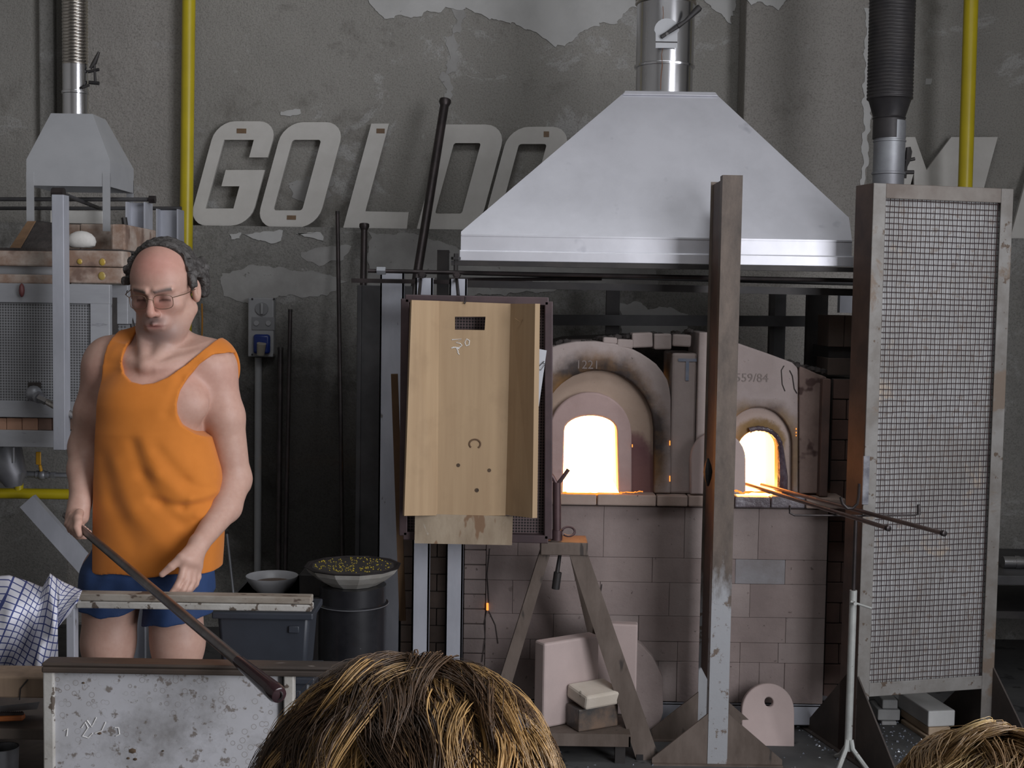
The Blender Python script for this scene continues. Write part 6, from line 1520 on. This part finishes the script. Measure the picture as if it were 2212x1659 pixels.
# hair: a shell over the back and sides of the skull, curly at the image right
hf = Field([np.arange(HC[0] - 0.16, HC[0] + 0.17, 0.0034), np.arange(HC[1] - 0.14, HC[1] + 0.19, 0.0034), np.arange(HC[2] - 0.16, HC[2] + 0.20, 0.0034)])
hf.ell(H(0, 0.048, -0.02), np.array((0.090, 0.094, 0.105)) * HS, HR, 0.01)
for i in range(90):
    a = random.uniform(-1, 1); s = 1 if random.random() < 0.72 else -1
    y_ = random.uniform(-0.02, 0.085); z_ = random.uniform(-0.09, 0.03 - 0.35 * max(0, -y_))
    hf.ell(H(s * (0.088 - 0.25 * max(0, y_ - 0.04)) + 0.0, y_, z_), np.array((0.012, 0.012, 0.012)) * random.uniform(0.7, 1.25), None, 0.006)
X, Yg, Z = hf.ax[0][:, None, None], hf.ax[1][None, :, None], hf.ax[2][None, None, :]
lx, ly, lz = [((X - HC[0]) * e[0] + (Yg - HC[1]) * e[1] + (Z - HC[2]) * e[2]) / HS for e in (hx_, hy_, fz_)]
nz = 0.0022 * (np.sin(lx * 260 + ly * 150) * np.sin(ly * 210 + lz * 190) + np.sin(lz * 330 + lx * 90) * 0.7)
hf.D += nz.astype(np.float32)
hl = 0.012 - 0.10 * np.clip(-ly + 0.02, 0, 1) * 0.6 + 0.0
front = lz - (0.012 + 1.1 * (np.abs(lx) - 0.066).clip(0) - 0.25 * (0.02 - ly).clip(0) + 0.35 * (ly - 0.10).clip(0))   # keep behind the hair line
low = (-0.055 - 0.25 * (-lz).clip(0)) - ly
earh = 0.040 - np.sqrt((lx.__abs__() - 0.088) ** 2 * 0.3 + (ly + 0.006) ** 2 + (lz + 0.008) ** 2)
hf.D = np.maximum(np.maximum(np.maximum(hf.D, front), low), earh).astype(np.float32)
Vh, Fh = hf.mesh(); 
m_hair = mat('dark_grey_hair', (0.026, 0.022, 0.02), (0.085, 0.078, 0.074), 45, 0.6, bump=0.8, bsc=120, bdist=0.006)
np_part('hair', Vh, Fh, m_hair, man, None, 1)

# eyeglasses: thin metal frame with two rims, bridge and temples
m_gold = mat('bronze_wire', (0.30, 0.20, 0.14), None, rough=0.3, metal=0.8)
gls = MB()
def HV(x, y, z): return Vector(H(x, y, z))
for s in (-1, 1):
    pts = [HV(s * 0.034 + 0.0245 * math.copysign(abs(math.cos(a)) ** 0.6, math.cos(a)), -0.006 + 0.0185 * math.copysign(abs(math.sin(a)) ** 0.6, math.sin(a)), 0.106 - 0.010 * abs(math.cos(a)) * (1 if math.cos(a) * s > 0 else 0)) for a in np.linspace(0, 2 * math.pi, 28)]
    gls.path(pts, 0.0010, 6)
    gls.path([HV(s * 0.0585, 0.004, 0.097), HV(s * 0.082, 0.006, 0.062), HV(s * 0.090, 0.006, 0.0), HV(s * 0.088, -0.002, -0.02)], 0.0012, 6)
gls.path([HV(-0.010, 0.0, 0.106), HV(0, 0.004, 0.110), HV(0.010, 0.0, 0.106)], 0.0011, 6)
gf = part('eyeglasses', gls, m_gold, man)
_l = NT('lens'); tr_ = _l.n('BsdfTransparent'); tr_.inputs[0].default_value = (0.93, 0.88, 0.87, 1); gy = _l.n('BsdfGlossy'); gy.inputs[1].default_value = 0.05; mx_ = _l.n('MixShader'); mx_.inputs[0].default_value = 0.05
_l.L(tr_.outputs[0], mx_.inputs[1]); _l.L(gy.outputs[0], mx_.inputs[2]); _l.L(mx_.outputs[0], _l.t.nodes['Material Output'].inputs[0])
for s in (-1, 1):
    ring_ = [HV(s * 0.034 + 0.0240 * math.copysign(abs(math.cos(a)) ** 0.6, math.cos(a)), -0.006 + 0.0180 * math.copysign(abs(math.sin(a)) ** 0.6, math.sin(a)), 0.106 - 0.010 * abs(math.cos(a)) * (1 if math.cos(a) * s > 0 else 0)) for a in np.linspace(0, 2 * math.pi, 24, endpoint=False)]
    lm = MB(); cen = HV(s * 0.034, -0.006, 0.1065); lm.add(ring_ + [cen], [(k, (k + 1) % 24, 24) for k in range(24)]); part('lens', lm, _l.m, gf)

# tank top
SH = Field([axx, axy, axz[axz > 0.75]])
k0 = len(axz) - len(SH.ax[2])
SH.D = torso[:, :, k0:] - 0.009
SH.loft([lv(1242, 203, 468, 0.142), lv(1180, 203, 472, 0.140), lv(1100, 204, 474, 0.137), lv(1010, 208, 468, 0.133), lv(930, 212, 444, 0.130), lv(870, 215, 436, 0.122, 0.01), lv(840, 228, 425, 0.108, 0.015), lv(800, 250, 405, 0.07, 0.03)], 0.05, -0.12)
X, Yg, Z = SH.ax[0][:, None, None], SH.ax[1][None, :, None], SH.ax[2][None, None, :]
xz = lambda px, py, dy=-0.1: (Q(px, py, dy)[0], Q(px, py, dy)[2])
# folds
def fold(pts, amp, sig):
    global SH
    for (a, b) in zip(pts[:-1], pts[1:]):
        ax_, az_ = xz(*a); bx, bz = xz(*b); ex_, ez_ = bx - ax_, bz - az_
        t = ((X - ax_) * ex_ + (Z - az_) * ez_) / (ex_ ** 2 + ez_ ** 2); tc = np.clip(t, 0, 1)
        d2 = (X - ax_ - tc * ex_) ** 2 + (Z - az_ - tc * ez_) ** 2
        w = amp * np.exp(-d2 / sig ** 2) * np.clip((YMN - 0.02 - Yg) / 0.03, 0, 1)
        SH.D = (SH.D - w).astype(np.float32)
for pts, amp, sig in ((((296, 955), (316, 1020), (356, 1085), (400, 1130)), -0.007, 0.015), (((322, 955), (352, 1020), (410, 1075)), 0.006, 0.017), (((350, 970), (405, 1040), (462, 1078)), -0.006, 0.014),
                      (((228, 990), (250, 1080), (300, 1170)), -0.005, 0.020), (((258, 1000), (300, 1100), (370, 1175)), 0.006, 0.022), (((335, 1074), (400, 1092), (458, 1087)), -0.007, 0.010),
                      (((420, 1073), (470, 1068)), 0.008, 0.011), (((430, 1110), (468, 1128)), 0.006, 0.011), (((425, 965), (450, 1030)), -0.005, 0.013), (((275, 715), (262, 800)), 0.003, 0.010), (((445, 765), (400, 815)), 0.004, 0.010), (((430, 770), (390, 820), (366, 890)), -0.004, 0.012)):
    fold(pts, amp * 0.68, sig * 1.25)
neck = [xz(*p) for p in ((262, 640), (272, 705), (259, 755), (257, 785), (265, 808), (285, 824), (310, 830), (335, 827), (362, 815), (395, 790), (425, 762), (452, 733), (480, 640))]
dn = poly_sd(X[:, 0], Z[0], neck)[:, None, :]
armR = [xz(*p) for p in ((505, 772), (478, 765), (449, 768), (422, 789), (402, 816), (390, 843), (385, 870), (386, 893), (394, 916), (418, 938), (440, 951), (600, 955), (600, 772))]
da = poly_sd(X[:, 0], Z[0], armR)[:, None, :]
armL = [xz(*p) for p in ((222, 680), (224, 720), (215, 750), (211, 790), (208, 840), (205, 900), (201, 960), (197, 1040), (196, 1260), (60, 1260), (60, 680))]
dl = poly_sd(X[:, 0], Z[0], armL)[:, None, :]
back = np.clip((Yg - (YMN + 0.035)) * 3, -1, 0.5)
SH.D = np.maximum(SH.D, -dn)
SH.D = np.maximum(SH.D, np.minimum(-da, -back))
SH.D = np.maximum(SH.D, -dl)
top = Z - xz(460, 728)[1]
SH.D = np.maximum(SH.D, Z - Q(340, 688)[2])
hem = xz(340, 1238)[1] - Z + 0.004 * np.sin(X * 40) + (X - xz(340, 1238)[0]) * 0.02
SH.D = np.maximum(SH.D, hem).astype(np.float32)
Vs, Fs_ = SH.mesh()
m_orange = NT('orange_cotton'); m_orange.set(m_orange.ramp(m_orange.noise(8, 4), [(0.35, (0.57, 0.185, 0.028)), (0.65, (0.51, 0.16, 0.022))]), 0.8, 0, 0.2); m_orange.b.inputs['Sheen Weight'].default_value = 0.15
m_orange.bump(m_orange.noise(600, 2), 0.08, 0.001); m_orange = m_orange.m
np_part('tank_top', Vs, Fs_, m_orange, man, None, 3)
# hem stitching
# shorts
ST = Field([axx, axy, np.arange(0.62, 1.02, h)])
ST.loft([lv(1270, 178, 462, 0.140), lv(1230, 182, 462, 0.138), lv(1180, 200, 458, 0.122)], 0.02, -0.08)
def shleg(c0, c1, ra, rb): ST.cap(c0, c1, ra, rb, 0.02)
shleg(Q(243, 1265, 0.0), Q(240, 1375, -0.005), 0.094, 0.096); shleg(Q(385, 1265, 0.0), Q(386, 1395, -0.01), 0.094, 0.102)
X, Yg, Z = ST.ax[0][:, None, None], ST.ax[1][None, :, None], ST.ax[2][None, None, :]
zL, zR = Q(240, 1340, -0.1)[2], Q(385, 1362, -0.1)[2]; xm = Q(308, 1300)[0]
lim = np.where(X < xm, zL + 0.02 * np.abs(X - Q(240, 1340)[0]) / 0.1, zR + (X - Q(330, 1362)[0]) * 0.16)
ST.D = np.maximum(ST.D, lim - Z)
ST.D += (0.002 * np.sin(X * 45 + Z * 40) + 0.0012 * np.sin(X * 100 - Z * 30)).astype(np.float32)
gap = (Q(308, 1310)[2] - Z); ST.D = np.maximum(ST.D, np.minimum(gap, 0.009 - np.abs(X - xm))).astype(np.float32)
Vt, Ft = ST.mesh()
m_blue = mat('blue_shorts', (0.022, 0.055, 0.16), (0.016, 0.042, 0.125), 9, 0.75, bump=0.1, bsc=300)
np_part('shorts', Vt, Ft, m_blue, man, None, 2)
# shoes
for fx_ in (228, 388):
    a = Q(fx_, 1500, 0.05); mb = MB(); mb.ball((a[0], a[1] - 0.05, 0.035), 1, 16, (0.05, 0.14, 0.06)); mb.v = [(x, y, max(z, 0.0)) for x, y, z in mb.v]; part('shoe', mb, m_black, man)

# the rod with its dark gather
rod = thing('blowing_iron', 'long dark iron rod with a dark glass gather held over the bench', 'rod', ROD_B)
mb = MB(); n = 24
mb.path([ROD_A2, ROD_A, ROD_B - rod_d * 0.62, ROD_B - rod_d * 0.185], [0.0085, 0.0095, 0.0112, 0.0118], 16)
part('iron_tube', mb, mat('grey_iron', (0.24, 0.225, 0.22), (0.14, 0.12, 0.115), 7, 0.35, 0.85), rod)
mb = MB(); mb.path([ROD_B - rod_d * 0.19, ROD_B - rod_d * 0.18, ROD_B - rod_d * 0.11, ROD_B - rod_d * 0.04, ROD_B - rod_d * 0.012, ROD_B - rod_d * 0.002, ROD_B], [0.0118, 0.0132, 0.0158, 0.0185, 0.0192, 0.016, 0.010], 18)
part('gather', mb, mat('dark_amber_glass', (0.035, 0.016, 0.018), (0.02, 0.01, 0.012), 6, 0.12), rod)
mb = MB(); mb.path([ROD_B - rod_d * 0.006 + Vector((0.009 * math.cos(a), -0.004, 0.009 * math.sin(a))) for a in np.linspace(0, 6.283, 14)], 0.0022, 6); part('tip_ring', mb, m_iron, rod)

# ------------------------------------------------------------------ onlookers in front: heads of hair
def strand_head(label, centre, rx, ry, rz, whorl, n_clump, per, cols, seedv, shirt):
    R_ = random.Random(seedv); c = Vector(centre)
    p = thing('person', label, 'person', (c.x, c.y, 0), 'onlookers standing in front')
    # head, neck and shoulders in one continuous mesh
    B2 = Field([np.arange(c.x - 0.24, c.x + 0.24, 0.007), np.arange(c.y - 0.17, c.y + 0.17, 0.007), np.arange(0.0, c.z + 0.16, 0.009)])
    B2.ell(c, (rx - 0.012, ry - 0.012, rz - 0.012), None, 0.01); B2.ell(c + Vector((0, 0.03, -0.07)), (rx * 0.72, ry * 0.75, 0.075), None, 0.03)
    B2.cap(c + Vector((0, -0.01, -0.08)), c + Vector((0, -0.02, -0.19)), 0.048, 0.052, 0.02)
    B2.ell(c + Vector((0, ry + 0.012, -0.045)), (0.012, 0.016, 0.022), None, 0.01)
    for s in (-1, 1):
        B2.ell(c + Vector((s * rx, 0.0, -0.03)), (0.012, 0.02, 0.028), None, 0.006)
        B2.cap(c + Vector((0, -0.02, -0.205)), c + Vector((s * 0.14, -0.02, -0.235)), 0.05, 0.045, 0.03)
        B2.cap(c + Vector((s * 0.15, -0.02, -0.24)), c + Vector((s * 0.17, -0.01, -0.46)), 0.042, 0.034, 0.02); B2.cap(c + Vector((s * 0.17, -0.01, -0.46)), c + Vector((s * 0.15, 0.05, -0.64)), 0.034, 0.026, 0.02)
        B2.cap(c + Vector((s * 0.06, 0, -0.62)), np.array((c.x + s * 0.07, c.y, 0.07)), 0.07, 0.045, 0.03); B2.cap((c.x + s * 0.07, c.y - 0.02, 0.035), (c.x + s * 0.07, c.y + 0.1, 0.03), 0.035, 0.03, 0.02)
    B2.loft([(c.z - 0.68, c.x, c.y, 0.13, 0.09), (c.z - 0.5, c.x, c.y - 0.01, 0.12, 0.085), (c.z - 0.3, c.x, c.y - 0.02, 0.14, 0.09), (c.z - 0.215, c.x, c.y - 0.02, 0.12, 0.07)], 0.02)
    Vb, Fb = B2.mesh(); Cb = np.tile(np.array((0.50, 0.30, 0.22)), (len(Vb), 1)); Cb[Vb[:, 2] < c.z - 0.195] = shirt; Cb[Vb[:, 2] < c.z - 0.62] = (0.05, 0.06, 0.10)
    np_part('body', Vb, Fb, m_skin, p, Cb, 2)
    # scalp cap under the strands
    mb = MB(); mb.ball(c, 1, 40, (rx - 0.004, ry - 0.004, rz - 0.004)); mb.v = [v if v[2] > c.z - 0.055 else (c.x + (v[0] - c.x) * 0.93, c.y + (v[1] - c.y) * 0.93 , max(v[2], c.z - 0.07)) for v in mb.v]
    part('scalp', mb, mat('scalp_%d' % seedv, [v * 0.55 for v in cols[0]], None, rough=0.8), p)
    # strands flow from the whorl over the head
    wh = Vector(whorl).normalized(); e1 = wh.orthogonal().normalized(); e2 = wh.cross(e1)
    V = []; Fc = []; tone = []
    def surf(th, ph, lift): # angle from the whorl, azimuth
        d = wh * math.cos(th) + (e1 * math.cos(ph) + e2 * math.sin(ph)) * math.sin(th)
        sc = 1.0 / math.sqrt((d.x / rx) ** 2 + (d.y / ry) ** 2 + (d.z / rz) ** 2)
        q = c + d * (sc + lift)
        return q, d
    for k in range(n_clump):
        th0 = abs(R_.gauss(0, 0.85)) + 0.02; ph0 = R_.uniform(0, 2 * math.pi); L = R_.uniform(0.55, 1.15)
        if th0 > 1.9: th0 = R_.uniform(0.3, 1.7)
        curl = 0.35 * math.sin(ph0 * 2 + 1.0 + seedv) + 0.25 * math.sin(ph0 * 5 + th0 * 3) + R_.uniform(-0.08, 0.08); lift0 = R_.uniform(0.0, 0.007); ck = R_.random()
        base = np.array(cols[0]) * (1 - ck) + np.array(cols[1]) * ck if ck < 0.62 else np.array(cols[2]) * R_.uniform(0.75, 1.1)
        wide = R_.uniform(0.05, 0.11); wav = R_.uniform(0, 6.28)
        for s in range(per):
            a = R_.gauss(0, 1) * wide; b = R_.gauss(0, 1) * 0.05; nseg = 9; rad = R_.uniform(0.00028, 0.0006)
            l_ = L * R_.uniform(0.8, 1.1); lf = lift0 + R_.uniform(0, 0.004)
            col = base * R_.uniform(0.75, 1.25); prev = None; b0 = len(V)
            for i in range(nseg + 1):
                t = i / nseg; conv = 1 - 0.75 * t
                th = th0 + b * conv + l_ * t; ph = ph0 + (a * conv + curl * t * t * 0.8 + 0.09 * math.sin(t * 4.5 + wav)) / max(math.sin(min(th, 2.6)), 0.28)
                lift = lf * (1 + 1.2 * math.sin(t * math.pi)) + 0.004 * t * (1 if lift0 > 0.004 else 0)
                q, d = surf(th, ph, lift); r = rad * (1 - 0.65 * t)
                q2, _ = surf(th + 0.02, ph, lift); tg_ = (q2 - q).normalized(); sd = tg_.cross(d).normalized()
                V += [q + sd * r * 1.6, q - sd * r * 1.6, q + d * r * 1.3]; tone += [col] * 3
                if i:
                    j = b0 + (i - 1) * 3
                    for u in range(3):
                        w = (u + 1) % 3; Fc.append((j + u, j + w, j + 3 + w, j + 3 + u))
    Vn = np.array([tuple(v) for v in V]); 
    t = NT('hair_%d' % seedv); at = t.n('Attribute', attribute_name='tone'); t.set(at.outputs['Color'], 0.34, 0, 0.6); t.b.inputs['Anisotropic'].default_value = 0.5
    np_part('hair', Vn, np.array(Fc), t.m, p, np.array(tone), 0)['kind'] = 'stuff'
    return p
c1 = P(880, 1768, 0.93)
strand_head('onlooker with tousled brown and golden hair seen from behind at the bottom centre', c1, 0.097, 0.106, 0.100, (0.10, 0.50, 1.0), 420, 34, ((0.04, 0.022, 0.011), (0.13, 0.066, 0.026), (0.40, 0.24, 0.09)), 5, (0.12, 0.14, 0.2))
c2 = P(2190, 1925, 0.95)
strand_head('blond onlooker whose head top shows at the bottom right corner', c2, 0.095, 0.104, 0.104, (0.0, 0.4, 1.0), 240, 30, ((0.16, 0.085, 0.03), (0.36, 0.22, 0.085), (0.62, 0.43, 0.18)), 9, (0.2, 0.12, 0.1))
